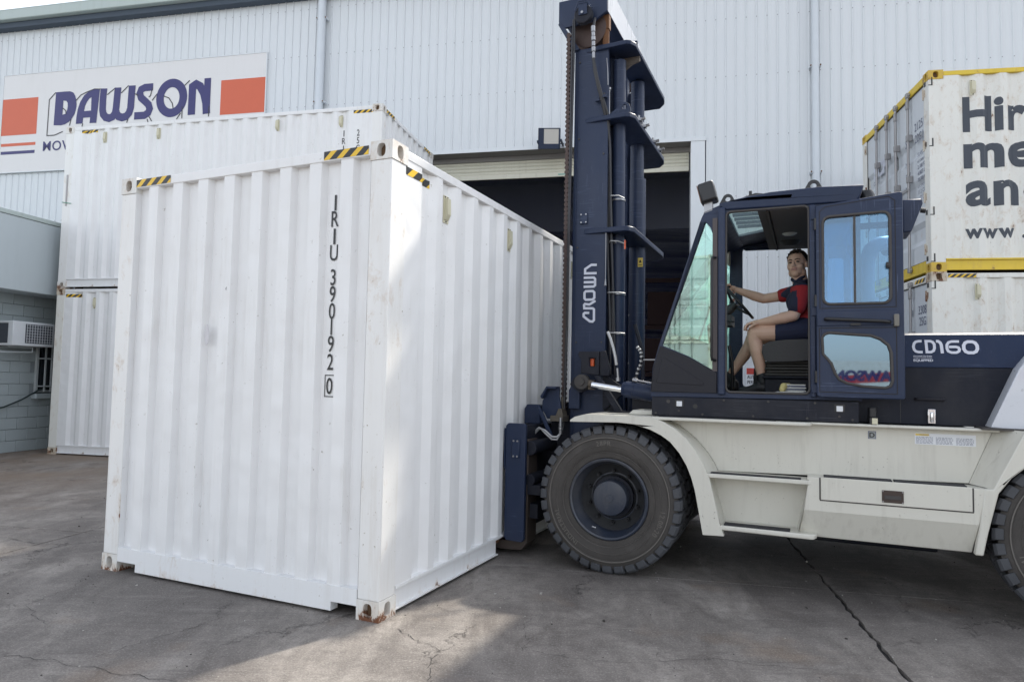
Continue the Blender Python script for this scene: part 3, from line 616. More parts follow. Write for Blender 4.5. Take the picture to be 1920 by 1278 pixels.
def casting(b, lo, hi, faces):
    """hollow corner casting; FACES: the sides that show an oval hole ('x-','x+','y-','y+')."""
    (x0, y0, z0), (x1, y1, z1) = lo, hi; n = 20; zc = (z0+z1)/2
    def ring(fx, w, h, rx, rz, depth):
        oval = []; rect = []
        for i in range(n):
            t = 2*math.pi*(i+.5)/n; c, s_ = math.cos(t), math.sin(t)
            k = max(abs(c), abs(s_)); rect.append((c/k*w/2, s_/k*h/2))
            ex = math.copysign(abs(c)**.75, c)*rx; ez = math.copysign(abs(s_)**.75, s_)*rz; oval.append((ex, ez))
        vv = [fx(p[0], p[1], 0) for p in rect]+[fx(p[0], p[1], 0) for p in oval]+[fx(p[0], p[1], depth) for p in oval]+[fx(p[0], p[1], depth) for p in oval]
        b.add(vv, [(i, (i+1) % n, (i+1) % n+n, i+n) for i in range(n)], 0)
        b.add(vv[n:2*n]+vv[2*n:3*n], [(i, (i+1) % n, (i+1) % n+n, i+n) for i in range(n)], 0)
        b.add(vv[3*n:], [tuple(range(n))], 1)
    xc, yc = (x0+x1)/2, (y0+y1)/2; h = z1-z0; wx, wy = x1-x0, y1-y0
    D = .045
    for f, q in (('x-', [(x0,y0,z0),(x0,y1,z0),(x0,y1,z1),(x0,y0,z1)]), ('x+', [(x1,y0,z0),(x1,y1,z0),(x1,y1,z1),(x1,y0,z1)]), ('y-', [(x0,y0,z0),(x1,y0,z0),(x1,y0,z1),(x0,y0,z1)]), ('y+', [(x0,y1,z0),(x1,y1,z0),(x1,y1,z1),(x0,y1,z1)])):
        if f not in faces: b.add(q, [(0,1,2,3)]); continue
        if f == 'x-': ring(lambda u, v, d: (x0+d, yc+u, zc+v), wy, h, .031, .042, D)
        if f == 'x+': ring(lambda u, v, d: (x1-d, yc+u, zc+v), wy, h, .031, .042, D)
        if f == 'y-': ring(lambda u, v, d: (xc+u, y0+d, zc+v), wx, h, .033, .042, D)
        if f == 'y+': ring(lambda u, v, d: (xc+u, y1-d, zc+v), wx, h, .033, .042, D)
    b.add([(x0,y0,z0),(x1,y0,z0),(x1,y1,z0),(x0,y1,z0)], [(0,1,2,3)]); b.add([(x0,y0,z1),(x1,y0,z1),(x1,y1,z1),(x0,y1,z1)], [(0,1,2,3)])
def stripes(b, x0, x1, z0, z1, fx, n=3, slant=.6, cuts=None, prof=None):
    """hazard tape: yellow ground with black slanted bars, cut where the panel folds."""
    segs = [x0]+[c for c in (cuts or []) if x0 < c < x1]+[x1]
    w = (x1-x0)/(n+.35); h = z1-z0; sh = h*slant*2.0
    def clipx(poly, lo, hi):
        def side(poly, f, c, keep):
            out = []
            for i in range(len(poly)):
                p, q = poly[i], poly[(i+1) % len(poly)]; a_, b_ = keep(p[0], c), keep(q[0], c)
                if a_: out.append(p)
                if a_ != b_: t = (c-p[0])/(q[0]-p[0]); out.append((c, p[1]+(q[1]-p[1])*t))
            return out
        poly = side(poly, 0, lo, lambda v, c: v >= c)
        return side(poly, 0, hi, lambda v, c: v <= c) if poly else poly
    bars = []
    edges = [x0-sh]
    for lo, hi in zip(segs[:-1], segs[1:]):
        xb = x0-sh; k = 0
        while xb < x1:
            for mi, a_, b_ in ((1, xb, xb+w*.55), (0, xb+w*.55, xb+w)):
                poly = clipx([(a_, z0), (b_, z0), (b_+sh, z1), (a_+sh, z1)], lo, hi)
                if len(poly) > 2: b.add([fx(p[0], p[1]) for p in poly], [tuple(range(len(poly)))], mi)
            xb += w
def container(fr, ox, oy, z0, H, label, group, m_body='white', m_cast='white_cast', m_rail=None, m_castc=None, end='x-', door=False, detail=True, vents=(), pockets=False, side='y-', endnotch=True, m_post=None):
    """Local x along the length, seen long side y = oy, seen end x = ox (end 'x-') or ox+Lc (end 'x+')."""
    m_rail = m_rail or m_body; m_castc = m_castc or m_cast
    t = thing('shipping_container', label, 'shipping container', fr, (ox+Lc/2, oy+Wc/2, z0), group)
    X = lambda x: ox+x; Yy = lambda y: oy+y
    ch = .118
    for ix in (0, 1):
        for iy in (0, 1):
            for iz in (0, 1):
                b = MB(); lo = (X(0) if ix == 0 else X(Lc-.178), Yy(0) if iy == 0 else Yy(Wc-.162), z0 if iz == 0 else z0+H-ch)
                hi = (lo[0]+.178, lo[1]+.162, lo[2]+ch)
                casting(b, lo, hi, ('x-' if ix == 0 else 'x+', 'y-' if iy == 0 else 'y+'))
                b.build('corner_casting', [M[m_castc if iz else m_cast], M['hole']], t)
            e = .004; pw = .10 if ix == 0 and end == 'x-' or ix == 1 and end == 'x+' else .10
            xa, xb = (X(e), X(.174)) if ix == 0 else (X(Lc-.174), X(Lc-e)); ya, yb = (Yy(e), Yy(.16)) if iy == 0 else (Yy(Wc-.16), Yy(Wc-e))
            b = MB(); b.box((xa, ya, z0+ch), (xb, yb, z0+H-ch)); b.build('corner_post', M[m_post or ('white_post' if m_body == 'white' else m_body)], t, bevel=.008, seg=3)
    zb, zt = z0+.168, z0+H-.070
    for iy in (0, 1):
        y = Yy(0) if iy == 0 else Yy(Wc); s_ = 1 if iy == 0 else -1
        b = MB(); pr = SP; n = len(pr)
        b.add([(X(p[0]), y+s_*(p[1]+.006), zb) for p in pr]+[(X(p[0]), y+s_*(p[1]+.006), zt) for p in pr], [(i, i+1, i+1+n, i+n) for i in range(n-1)])
        b.add([(X(.150), y+s_*.006, zb), (X(.178), y+s_*.006, zb), (X(.178), y+s_*.006, zt), (X(.150), y+s_*.006, zt), (X(5.88), y+s_*.006, zb), (X(5.91), y+s_*.006, zb), (X(5.91), y+s_*.006, zt), (X(5.88), y+s_*.006, zt)], [(0,1,2,3), (4,5,6,7)])
        b.build('side_panel', M[m_body], t, orient=(0, -s_, 0))
        b = MB(); b.box((X(.178), min(y+s_*.002, y+s_*.062), z0+H-.078), (X(Lc-.178), max(y+s_*.002, y+s_*.062), z0+H-.018)); b.build('top_side_rail', M[m_rail], t, bevel=.006)
        b = MB(); P = [(.178, .030), (Lc-.178, .030), (Lc-.178, .150), (.178, .150)]
        if pockets:
            P = [(.178, .030), (1.66, .030), (1.66, .132), (2.02, .132), (2.02, .030), (4.04, .030), (4.04, .132), (4.40, .132), (4.40, .030), (Lc-.178, .030), (Lc-.178, .150), (.178, .150)]
        b.prism([(X(p[0]), z0+p[1]) for p in P], 'y', min(y+s_*.026, y+s_*.034), max(y+s_*.026, y+s_*.034))
        for xa, xb in (((.178, 1.66), (2.02, 4.04), (4.40, Lc-.178)) if pockets else ((.178, Lc-.178),)):
            b.box((X(xa), min(y+s_*.004, y+s_*.05), z0+.022), (X(xb), max(y+s_*.004, y+s_*.05), z0+.030))
        b.box((X(.178), min(y+s_*.003, y+s_*.05), z0+.150), (X(Lc-.178), max(y+s_*.003, y+s_*.05), z0+.168))
        b.build('bottom_side_rail', M['white_rail' if m_rail == 'white' else m_rail], t)
    b = MB(); b.box((X(.15), Yy(.06), z0+.09), (X(Lc-.15), Yy(Wc-.06), z0+.145)); b.build('floor', M['rust'], t)
    b = MB(); n = 40
    pts = []; 
    for i in range(n): xx = .18+(Lc-.36)*i/n; w_ = (Lc-.36)/n; pts += [(xx, 0), (xx+w_*.4, 0), (xx+w_*.5, -.02), (xx+w_*.9, -.02)]
    pts.append((Lc-.18, 0)); k = len(pts)
    b.add([(X(p[0]), Yy(.06), z0+H-.02+p[1]) for p in pts]+[(X(p[0]), Yy(Wc-.06), z0+H-.02+p[1]) for p in pts], [(i, i+1, i+1+k, i+k) for i in range(k-1)])
    b.build('roof_panel', M[m_body], t, orient=(0, 0, 1))
    for ie in (0, 1):
        xe = X(0) if ie == 0 else X(Lc); s_ = 1 if ie == 0 else -1
        isdoor = door and ((end == 'x-') == (ie == 0))
        bx = lambda a, c: (min(xe+s_*a, xe+s_*c), max(xe+s_*a, xe+s_*c))
        x_a, x_b = bx(.002, .07)
        b = MB(); b.box((x_a, Yy(.162), z0+H-(.085 if not isdoor else .115)), (x_b, Yy(Wc-.162), z0+H-.018)); b.build('top_end_rail', M[m_rail], t, bevel=.005)
        b = MB(); P = [(.162, .075), (.352, .075), (.352, .02), (Wc-.352, .02), (Wc-.352, .075), (Wc-.162, .075), (Wc-.162, .172), (.162, .172)] if endnotch and not isdoor else [(.162, .02), (Wc-.162, .02), (Wc-.162, .16), (.162, .16)]
        b.prism([(Yy(p[0]), z0+p[1]) for p in P], 'x', x_a, x_b); b.build('bottom_end_rail', M['white_rail' if m_rail == 'white' else m_rail], t)
        if endnotch and not isdoor:
            b = MB()
            for ya in (.175, Wc-.345): b.box((bx(.20, .21)[0], Yy(ya), z0+.005), (bx(.20, .21)[1], Yy(ya+.17), z0+.075))
            b.build('pocket_lining', M['hole'], t)
        if not isdoor:
            b = MB(); pr = EP; n = len(pr); q = bx(.008, .008)[0]
            b.add([(xe+s_*(p[1]+.008), Yy(p[0]), z0+.168) for p in pr]+[(xe+s_*(p[1]+.008), Yy(p[0]), z0+H-.08) for p in pr], [(i, i+1, i+1+n, i+n) for i in range(n-1)])
            b.build('end_panel', M[m_body], t, orient=(-s_, 0, 0))
    for vx, vz in vents:
        b = MB(); yv = Yy(depth_at(SP, vx)+.006); hw, hh = .036, .097
        b.box((X(vx-hw), yv-.006, z0+vz-hh), (X(vx+hw), yv-.001, z0+vz+hh), 1)
        b.prism([(yv-.030, z0+vz+hh*.78), (yv-.006, z0+vz+hh*.80), (yv-.006, z0+vz-hh*.78), (yv-.016, z0+vz-hh*.76), (yv-.034, z0+vz-hh*.38)], 'x', X(vx-hw*.62), X(vx+hw*.62), 0)
        for sx_ in (-.5, .5):
            b.box((X(vx+hw*sx_)-.006, yv-.009, z0+vz+hh*.86), (X(vx+hw*sx_)+.006, yv-.006, z0+vz+hh*.95), 2)
        b.box((X(vx)-.006, yv-.009, z0+vz-hh*.94), (X(vx)+.006, yv-.006, z0+vz-hh*.85), 2)
        b.build('air_vent', [M['vent'], M['vent'], M['black']], t)
    return t
def stripe_side(t, X0, y, xa, xb, za, zb, prof, s_=1, n=2):
    b = MB(); cuts = [p[0] for p in prof]
    stripes(b, xa, xb, za, zb, lambda x, z: (X0+x, y+s_*(depth_at(prof, x)+.0045) if prof else y, z), n=n, cuts=cuts)
    b.build('hazard_stripe', [M['stripe_y'], M['black']], t, recalc=False, orient=(0, -s_, 0))

# front container, lifted side on by the truck (frame C: x along the length, y across)
HC = 2.896
c1 = container('C', 0, 0, 0, HC, 'large clean white shipping container in front, with black IRIU 390192 lettering down its end', None, vents=[(.735, 2.635), (1.822, 2.635), (3.46, 2.635), (4.28, 2.635)], pockets=True)
b = MB(); stripes(b, -.523, -.176, 2.820, 2.875, lambda x, z: (-.0005, -x, z), n=3, slant=.55); b.build('hazard_stripe', [M['stripe_y'], M['black']], c1, recalc=False, orient=(-1, 0, 0))
b = MB(); stripes(b, -2.274, -1.915, 2.820, 2.875, lambda x, z: (-.0005, -x, z), n=3, slant=.55); b.build('hazard_stripe', [M['stripe_y'], M['black']], c1, recalc=False, orient=(-1, 0, 0))
stripe_side(c1, 0, 0, .160, .50, 2.722, 2.775, [(0, -.001), (.178, -.001)]+SP[1:], n=2)
for ch_, zc in (('I', 2.551), ('R', 2.447), ('I', 2.333), ('U', 2.228), ('3', 2.070), ('9', 1.962), ('0', 1.854), ('1', 1.752), ('9', 1.645), ('2', 1.530), ('0', 1.379)):
    b = MB(); v0 = .457; xx = -.002+.008+.045
    put_text(b, ch_, (xx-.003, v0, zc-.050), (0, -1, 0), (0, 0, 1), .100, sx=.72 if ch_ not in 'I' else 1.0, bold=.006, align='C')
    b.build('lettering', M['black'], c1, recalc=False, orient=(-1, 0, 0))
b = MB(); b.ribbon([(.457-.036, 1.312), (.457+.036, 1.312), (.457+.036, 1.446), (.457-.036, 1.446)], .006, 'x', .0495, closed=True); b.build('lettering_frame', M['black'], c1, recalc=False, orient=(-1, 0, 0))
for v, z, h in ((1.325, 2.035, .02), (1.29, 2.01, .035), (1.285, 2.03, .012)):   # two old scratches
    b = MB(); b.ribbon([(v, z), (v+.006, z-h*.5), (v+.003, z-h)], .004, 'x', .005 if depth_at(EP, v) < .01 else .0495); b.build('scratch', M['black'], c1, recalc=False)
b = MB(); P = [(1.492+.020*math.cos(R(a)), 1.70+(.085 if math.sin(R(a)) > 0 else .06)*math.sin(R(a))) for a in range(0, 360, 20)]; b.prism(P, 'x', .0068, .0078); b.build('scuff_mark', plain('grey_scuff', (.60, .59, .61), .6), c1)

# two containers stacked at the left, long side to the camera (frame L)
lab = {'u': 'upper white container of the stack below the DAWSON sign', 'l': 'lower white container of the stack beside the block office'}
c2 = container('L', -Lc, 0, 2.896, HC, lab['u'], 'containers stacked beside the office', m_cast='white_cast', end='x+', vents=[(.836, 2.66), (1.93, 2.66), (4.20, 2.66), (5.33, 2.66)])
c3 = container('L', -Lc, 0, 0, HC, lab['l'], 'containers stacked beside the office', m_body='white', m_post='white_old', m_cast='cast_old', m_castc='cast_old', end='x+', vents=[(.80, 2.63), (1.93, 2.63), (4.2, 2.63), (5.33, 2.63)])
stripe_side(c2, -Lc, 0, 5.57, 5.90, 5.652, 5.70, None, n=3) if False else None
for (xa, xb, z0_) in ((.34, .66, 5.66), (5.56, 5.90, 5.66), ):
    stripe_side(c2, -Lc, 0, xa, xb, z0_, z0_+.05, [(0, .0), (.178, .0)]+SP[1:], n=3)
stripe_side(c3, -Lc, 0, .20, .52, 2.735, 2.79, [(0, .0), (.178, .0)]+SP[1:], n=3)
for ya, yb in ((.17, .50), (1.93, 2.26)):
    b = MB(); stripes(b, ya, yb, 5.712, 5.765, lambda x, z: (.0005, x, z), n=3); b.build('hazard_stripe', [M['stripe_y'], M['black']], c2, recalc=False, orient=(1, 0, 0))
for body, x in (('IRIU', -.672), ('25G1', -.405)):
    for k, ch_ in enumerate(body):
        b = MB(); xw = x+Lc; zc = 5.355-k*.125 if x < -.5 else 5.385-.045-k*.125
        put_text(b, ch_, (x, depth_at(SP, xw)+.002 if depth_at(SP, xw) > .03 or depth_at(SP, xw) < .002 else depth_at(SP, xw)-.012, zc-.05), (1, 0, 0), (0, 0, 1), .100, sx=.72 if ch_ != 'I' else 1, bold=.004, align='C')
        b.build('lettering', M['black'], c2, recalc=False, orient=(0, -1, 0))
b = MB(); b.box((-5.985, -.004, 4.36), (-5.955, .003, 4.92)); b.build('document_rail', M['steelbar'], c2)
b = MB(); b.tube([(-6.05, -.006, 4.43), (-5.93, -.006, 4.41), (-5.86, -.006, 4.40)], .006); b.build('tie_wire', plain('green_wire', (.05, .3, .2)), c2)

# two containers stacked at the right, door end to the truck (frame Y)
def doors(t, z0, H, extra):
    """door end at x = 0: leaves, gaskets, hinges, locking bars."""
    zt = z0+H-.125; zb = z0+.175
    for k, (ya, yb) in enumerate(((.165, 1.155), (1.185, Wc-.165))):
        b = MB(); pr = []; z = zb; hh = (zt-zb)
        zs = [0, .10, .13, .20, .23, .36, .39, .46, .49, .62, .65, .72, .75, .88, .91, 1.0]; ds = [.03, .03, .066, .066, .03, .03, .066, .066, .03, .03, .066, .066, .03, .03, .03, .03]
        n = len(zs); b.add([(ds[i], ya, zb+hh*zs[i]) for i in range(n)]+[(ds[i], yb, zb+hh*zs[i]) for i in range(n)], [(i, i+1, i+1+n, i+n) for i in range(n-1)])
        leaf = b.build('door_leaf', M['door_white'], t, orient=(-1, 0, 0))
        b = MB(); g_ = .016
        for q in ((ya-g_, zb-g_, yb+g_, zb), (ya-g_, zt, yb+g_, zt+g_), (ya-g_, zb, ya, zt), (yb, zb, yb+g_, zt)): b.box((.022, q[0], q[1]), (.045, q[2], q[3]))
        b.build('door_gasket', M['seal'], leaf)
        for zz in (.12, .38, .64, .90):
            yh = .155 if k == 0 else Wc-.155
            b = MB(); zc = z0+H*zz; b.box((-.002, min(yh, yh-.05 if k == 0 else yh+.05), zc-.045), (.02, max(yh, yh-.05 if k == 0 else yh+.05), zc+.045)); b.cyl((.0, yh, zc-.07), (.0, yh, zc+.07), .013, n=10)
            b.build('hinge', M['cast_old'], leaf)
    for y in (.589, 1.011, 1.347, 1.753):
        b = MB(); b.cyl((-.022, y, z0+.08), (-.022, y, z0+H-.055), .017, n=14); lb = b.build('locking_bar', M['steelbar'], t, smooth=40)
        for zc in (z0+.11, z0+H-.085):
            c = MB(); c.box((-.045, y-.030, zc-.035), (.0, y+.030, zc+.035)); c.box((-.03, y-.045, zc-.012), (.0, y+.045, zc+.012)); c.build('cam_keeper', M['steelbar'], lb, bevel=.006)
        for zz in (.30, .52, .74):
            c = MB(); zc = z0+H*zz; c.box((-.045, y-.026, zc-.045), (.025, y+.026, zc+.045)); c.build('bar_bracket', M['steelbar'], lb, bevel=.006)
        c = MB(); c.box((-.045, y-.024, z0+H-.28), (-.003, y+.024, z0+H-.16)); c.build('bar_guide', M['steelbar'], lb, bevel=.008)
        c = MB(); c.box((-.055, y-.02, z0+1.18), (-.035, y+.40, z0+1.215)); c.build('lock_handle', M['steelbar'], lb)
    for zz in (.055, .36, .70, .93):
        b = MB(); zc = z0+H*(1-zz); b.box((-.0015, .085, zc-.03), (.0035, .13, zc+.03)); b.build('hinge_slot', M['black'], t)
        b = MB(); b.box((.035, -.0005, zc-.05), (.05, .0035, zc+.05)); b.box((.0, -.0005, zc-.055), (.05, .0035, zc-.045)); b.build('hinge_slot', M['black'], t)
c4 = container('Y', 0, 0, 0, 2.896, 'lower white container of the stack behind the truck, its top edge striped', 'containers stacked behind the truck', m_body='white_old', m_cast='cast_old', m_castc='cast_old', door=True, vents=[(.535, 2.645), (1.7, 2.645)], endnotch=False)
c5 = container('Y', 0, 0, 2.896, 2.591, 'upper container with yellow rails and big grey Hire lettering, stacked behind the truck', 'containers stacked behind the truck', m_body='white_old', m_cast='yellow_cast', m_rail='yellow', m_castc='yellow_cast', door=True, vents=[(.525, 2.345), (1.7, 2.345)], endnotch=False)
doors(c4, 0, 2.896, 0); doors(c5, 2.896, 2.591, 0)
stripe_side(c4, 0, 0, .19, .51, 2.822, 2.868, [(0, -.006), (6, -.006)], n=4)
b = MB(); stripes(b, .17, .50, 2.80, 2.85, lambda x, z: (-.0005, x, z), n=3, slant=-.5); b.build('hazard_stripe', [M['stripe_y'], M['black']], c4, recalc=False, orient=(-1, 0, 0))
SPw = [(0, 0), (.178, 0)]+SP[1:]
def warpY(p): return Vector((p.x, depth_at(SPw, p.x)+.0035, p.z))
def bigtext(s_, x, z, h, w):
    b = MB(); put_text(b, s_, (x, 0, z), (1, 0, 0), (0, 0, 1), h, width=w, bold=.035, space=1.08, warp=warpY, cuts=[c[0]-x for c in SP if c[0] > x])
    b.build('lettering', M['letter_dark'], c5, recalc=False, orient=(0, -1, 0))
for s_, x, z, w_ in (('H', .405, 4.697, .335), ('i', .768, 4.697, .095), ('r', .915, 4.697, .20), ('e', 1.13, 4.697, .31), ('m', .410, 4.228, .450), ('e', .900, 4.228, .33), ('a', .425, 3.745, .285), ('n', .745, 3.745, .28), ('d', 1.07, 3.745, .30)): bigtext(s_, x, z, .412, w_)
for s_, x in (('w', .413), ('w', .597), ('w', .781)): bigtext(s_, x, 3.322, .165, .186)
bigtext('.', 1.05, 3.322, .165, .035)
def yend(t, s_, y, z, h, w=None, mt='decal_txt', x=.026, bold=0.0, sx=.8, warp=True):
    b = MB(); put_text(b, s_, (x, y, z), (0, -1, 0), (0, 0, 1), h, width=w, sx=sx, bold=bold); b.build('lettering', M[mt], t, recalc=False, orient=(-1, 0, 0))
yend(c5, 'SCF', .80, 4.73, .13, .17); yend(c5, '212513', .50, 4.86, .11, .38); yend(c5, '22G1', .49, 4.70, .11, .24)
for k, (s_, h) in enumerate((('30,480 KGS', .05), ('67,200 LBS', .03), ('2,180 KGS', .05), ('4,805 LBS', .05), ('28,300 KGS', .05), ('62,390 LBS', .03), ('33.2 CU.M', .05), ('1,172 CU.FT', .05))):
    yend(c5, s_, .42, 4.50-k*.085, h, .30)
for k, s_ in enumerate(('M.G.', 'TARE', 'NET', 'CUBE')): yend(c5, s_, .80, 4.46-k*.17, .075, .15)
yend(c5, 'SCF', 2.02, 4.66, .20, .52, 'logo', bold=.05); yend(c5, 'Group', 2.02, 4.56, .06, .26)
yend(c4, 'RAW', .76, 2.38, .10, .15); yend(c4, '330836', .46, 2.40, .11, .36); yend(c4, '25G1', .44, 2.25, .11, .24)
# ------------------------------------------------------------------ the container handling truck (frame K: x rearwards, y away from the camera, z up)
ft = thing('forklift', 'very large navy and off-white forklift truck carrying the white container, its cab door open', 'forklift', 'K', (2.4, 2.85, 0))
def K(mb, name, mat, parent=ft, **k): return mb.build(name, M[mat] if isinstance(mat, str) else mat, parent, **k)
UC = 2.85                                              # centre line
# --- wheels
def wheel(w, u, out, detail=True):
    """w: axle position, u: outer face, out: -1 if the outer face looks to -y."""
    s_ = -out; Rt = .555; W_ = .30
    yy = lambda d: u+s_*d
    rt = 'front' 
    e = bpy.data.objects
    # tyre carcass
    prof = [(.298, .035), (.312, .018), (.335, .012), (.352, .014), (.358, .008), (.40, .0), (.44, .0), (.452, .004), (.458, -.003), (.466, -.003), (.470, .004), (.485, .010), (.505, .020), (.520, .03), (.522, W_-.03), (.49, W_-.012), (.40, W_), (.33, W_-.012), (.298, W_-.035)]
    b = MB(); b.lathe([(r, s_*h) for r, h in prof], (w, u, Rt), 'y', 96); ty = K(b, 'tyre', 'rubber', smooth=35)
    for r0_, r1_ in ((.4575, .4665), (.404, .4065), (.352, .3545)):
        b = MB(); b.lathe([(r0_, s_*.001), (r0_+.001, s_*-.0042), (r1_-.001, s_*-.0042), (r1_, s_*.001)], (w, u, Rt), 'y', 72); K(b, 'sidewall_rib', 'rubber_txt', ty, smooth=40)
    # lugs: two staggered rows of blocks, slanted
    N = 36; b = MB(); segs = []
    for row in (0, 1):
        ya, yb = (.004, W_*.47) if row == 0 else (W_*.53, W_-.004)
        for k in range(N):
            a0 = 2*math.pi*(k+(.5 if row else 0))/N; aw = 2*math.pi/N*.77
            def pt(a, r, y, sk): 
                a = a+sk; return (w+r*math.cos(a), yy(y), Rt+r*math.sin(a))
            sk = (lambda y: .16*(y/W_-.5)*(1 if row == 0 else -1))
            Pn = []
            for (y, r) in ((ya+.000, .492), (ya+.006, .535), (ya+.022, .5525), (yb, .556), (yb, .515)) if row == 0 else ((ya, .515), (ya, .556), (yb-.022, .5525), (yb-.006, .535), (yb, .492)):
                Pn.append([pt(a0, r, y, sk(y)), pt(a0+aw*.5, r, y, sk(y)), pt(a0+aw, r, y, sk(y))])
            vv = [p for rr in Pn for p in rr]
            ff = []
            for i in range(4):
                for j in range(2): ff.append((i*3+j, i*3+j+1, (i+1)*3+j+1, (i+1)*3+j))
            ff += [(0, 3, 6, 9, 12), (2, 5, 8, 11, 14), (0, 12, 13, 1), (1, 13, 14, 2)]
            b.add(vv, ff)
    K(b, 'tread_lugs', 'tread', ty, bevel=.0035, seg=1, kind='stuff')
    if detail:
        for body, mid in (('12.00-20', -20), ('28PR', 95), ('INDUSTRIAL', 215)):
            b = MB(); h = .034; vv, ff = text2d(body, .01, 1.15); k = h/cap(); x1 = max(p[0] for p in vv)*k; r0 = .402
            pts = []
            for p in vv:
                a = R(mid)+(x1/2-p[0]*k)/(r0+.02) if True else 0; r = r0+p[1]*k; a = -a+R(180) if out > 0 else a
                pts.append((w+r*math.cos(a), yy(-.0022), Rt+r*math.sin(a)))
            b.add(pts, ff); K(b, 'tyre_lettering', 'rubber_txt', ty, recalc=False, orient=(0, out, 0))
    rimp = [(.300, .040), (.306, .012), (.296, .004), (.284, .010), (.280, .05), (.262, .075), (.258, .155), (.246, .185), (.205, .195), (.175, .190), (.17, .20)]
    b = MB(); b.lathe([(r, s_*h) for r, h in rimp], (w, u, Rt), 'y', 72); rim = K(b, 'rim', 'rim', smooth=40)
    b = MB(); b.lathe([(.26, s_*.158), (.17, s_*.197), (.0, s_*.2)], (w, u, Rt), 'y', 48); K(b, 'rim_disc', 'rim_in', rim, smooth=40)
    b = MB(); b.lathe([(0, s_*.055), (.10, s_*.055), (.128, s_*.062), (.134, s_*.075), (.138, s_*.20)], (w, u, Rt), 'y', 40); hb = K(b, 'hub', 'rim', rim, smooth=30)
    b = MB(); b.cyl((w, yy(.062), Rt), (w, yy(.050), Rt), .030, n=12); K(b, 'hub_plug', 'rim', hb, bevel=.003)
    nb = MB(); nb.cyl((0, 0, 0), (0, -out*-.035, 0), .016, n=6); nb.cyl((0, 0, 0), (0, out*.055, 0), .010, n=8)
    n0 = None
    for k in range(10):
        a = 2*math.pi*k/10+.3; loc = (w+.198*math.cos(a), yy(.18), Rt+.198*math.sin(a))
        if n0 is None: n0 = lmesh(nb, 'wheel_nut', M['rim_in'], rim, loc)
        else: inst(n0, rim, loc)
    b = MB(); b.cyl((w-.10, yy(.035), Rt-.225), (w-.125, yy(.02), Rt-.215), .007, n=8); K(b, 'valve', 'steel', rim)
wheel(.922, 1.60, -1); wheel(.922, 1.945, -1, False); wheel(.922, 4.10, 1, False); wheel(.922, 3.755, 1, False)
wheel(3.885, 1.63, -1); wheel(3.885, 4.07, 1, False)
b = MB(); b.cyl((.922, 1.75, .555), (.922, 3.95, .555), .16, n=20); b.box((.75, 2.3, .42), (1.35, 3.4, .85)); K(b, 'front_axle', 'navy_lo', smooth=40)
b = MB(); b.cyl((3.885, 1.8, .5), (3.885, 3.9, .5), .12, n=16); K(b, 'rear_axle', 'navy_lo', smooth=40)
# --- chassis, off white
outer = [(.621, 1.140), (.66, 1.166), (.75, 1.190), (1.243, 1.188), (1.33, 1.158), (1.42, 1.110), (1.50, 1.045), (1.57, .957), (1.625, .865), (1.665, .77), (1.70, .62), (1.735, .465), (1.765, .38)]
inner = [(.621, 1.126), (1.00, 1.136), (1.12, 1.128), (1.244, 1.093), (1.325, 1.055), (1.388, 1.012), (1.455, .935), (1.507, .847), (1.54, .765), (1.564, .68), (1.592, .53), (1.62, .373)]
b = MB(); b.prism(outer+inner[::-1], 'y', 1.585, 1.64); fd = K(b, 'front_fender', 'beige', bevel=.010, seg=3)
b = MB(); n = len(inner)
b.add([(p[0], 1.62, p[1]) for p in inner]+[(p[0], 2.26, p[1]) for p in inner], [(i, i+1, i+1+n, i+n) for i in range(n-1)])
top = outer[:4]; k = len(top); b.add([(p[0], 1.62, p[1]) for p in top]+[(p[0], 2.26, p[1]) for p in top], [(i, i+1, i+1+k, i+k) for i in range(k-1)])
b.add([(.621, 1.62, 1.14), (.621, 2.26, 1.14), (.621, 2.26, 1.126), (.621, 1.62, 1.126)], [(0, 1, 2, 3)])
K(b, 'fender_skin', 'beige', fd, smooth=40)
b = MB(); b.box((1.66, 1.86, .42), (3.28, 3.84, 1.18)); b.box((1.15, 2.28, .55), (1.7, 3.42, 1.16)); K(b, 'chassis_frame', 'navy_lo')
b = MB(); b.box((1.75, 3.85, .34), (3.2, 3.95, 1.1)); K(b, 'far_flank', 'beige')  # unseen far side, added to keep light from under the truck
b = MB(); b.box((1.72, 2.3, .27), (3.15, 3.6, .43)); b.cyl((1.0, 2.85, .5), (3.9, 2.85, .5), .09, n=16); K(b, 'added_belly_block', 'navy_lo', bevel=.02)  # unseen bulk added under the chassis to deepen the shade there
# flank: fillet from the fender edge back to the recessed panel
pan = [(1.36, 1.150), (1.42, 1.125), (1.49, 1.075), (1.56, 1.01), (1.63, .93), (1.675, .86), (1.70, .805)]
edge = [(1.243, 1.188), (1.33, 1.158), (1.42, 1.110), (1.50, 1.045), (1.57, .957), (1.625, .865), (1.652, .805)]
b = MB(); n = len(pan); A_ = []
for (ew, ez), (pw_, pz) in zip(edge, pan):
    for t in (0, .15, .45, .8, 1.0):
        u = 1.60+.185*(t**1.2); A_.append((ew+(pw_-ew)*t, u, ez+(pz-ez)*t))
b.add(A_, [(i*5+j, i*5+j+1, (i+1)*5+j+1, (i+1)*5+j) for i in range(n-1) for j in range(4)])
K(b, 'flank_fillet', 'beige', smooth=60)
b = MB()
pl = [(1.36, 1.150), (1.42, 1.125), (1.49, 1.075), (1.56, 1.01), (1.63, .93), (1.675, .86), (1.70, .805), (3.245, .835), (3.385, 1.19), (1.36, 1.185)]
b.prism(pl, 'y', 1.785, 1.82); K(b, 'flank_panel', 'beige', bevel=.004)
b = MB(); b.add([(3.245, 1.785, .835), (3.385, 1.785, 1.19), (3.50, 1.60, 1.19), (3.335, 1.60, .83)], [(0, 1, 2, 3)])
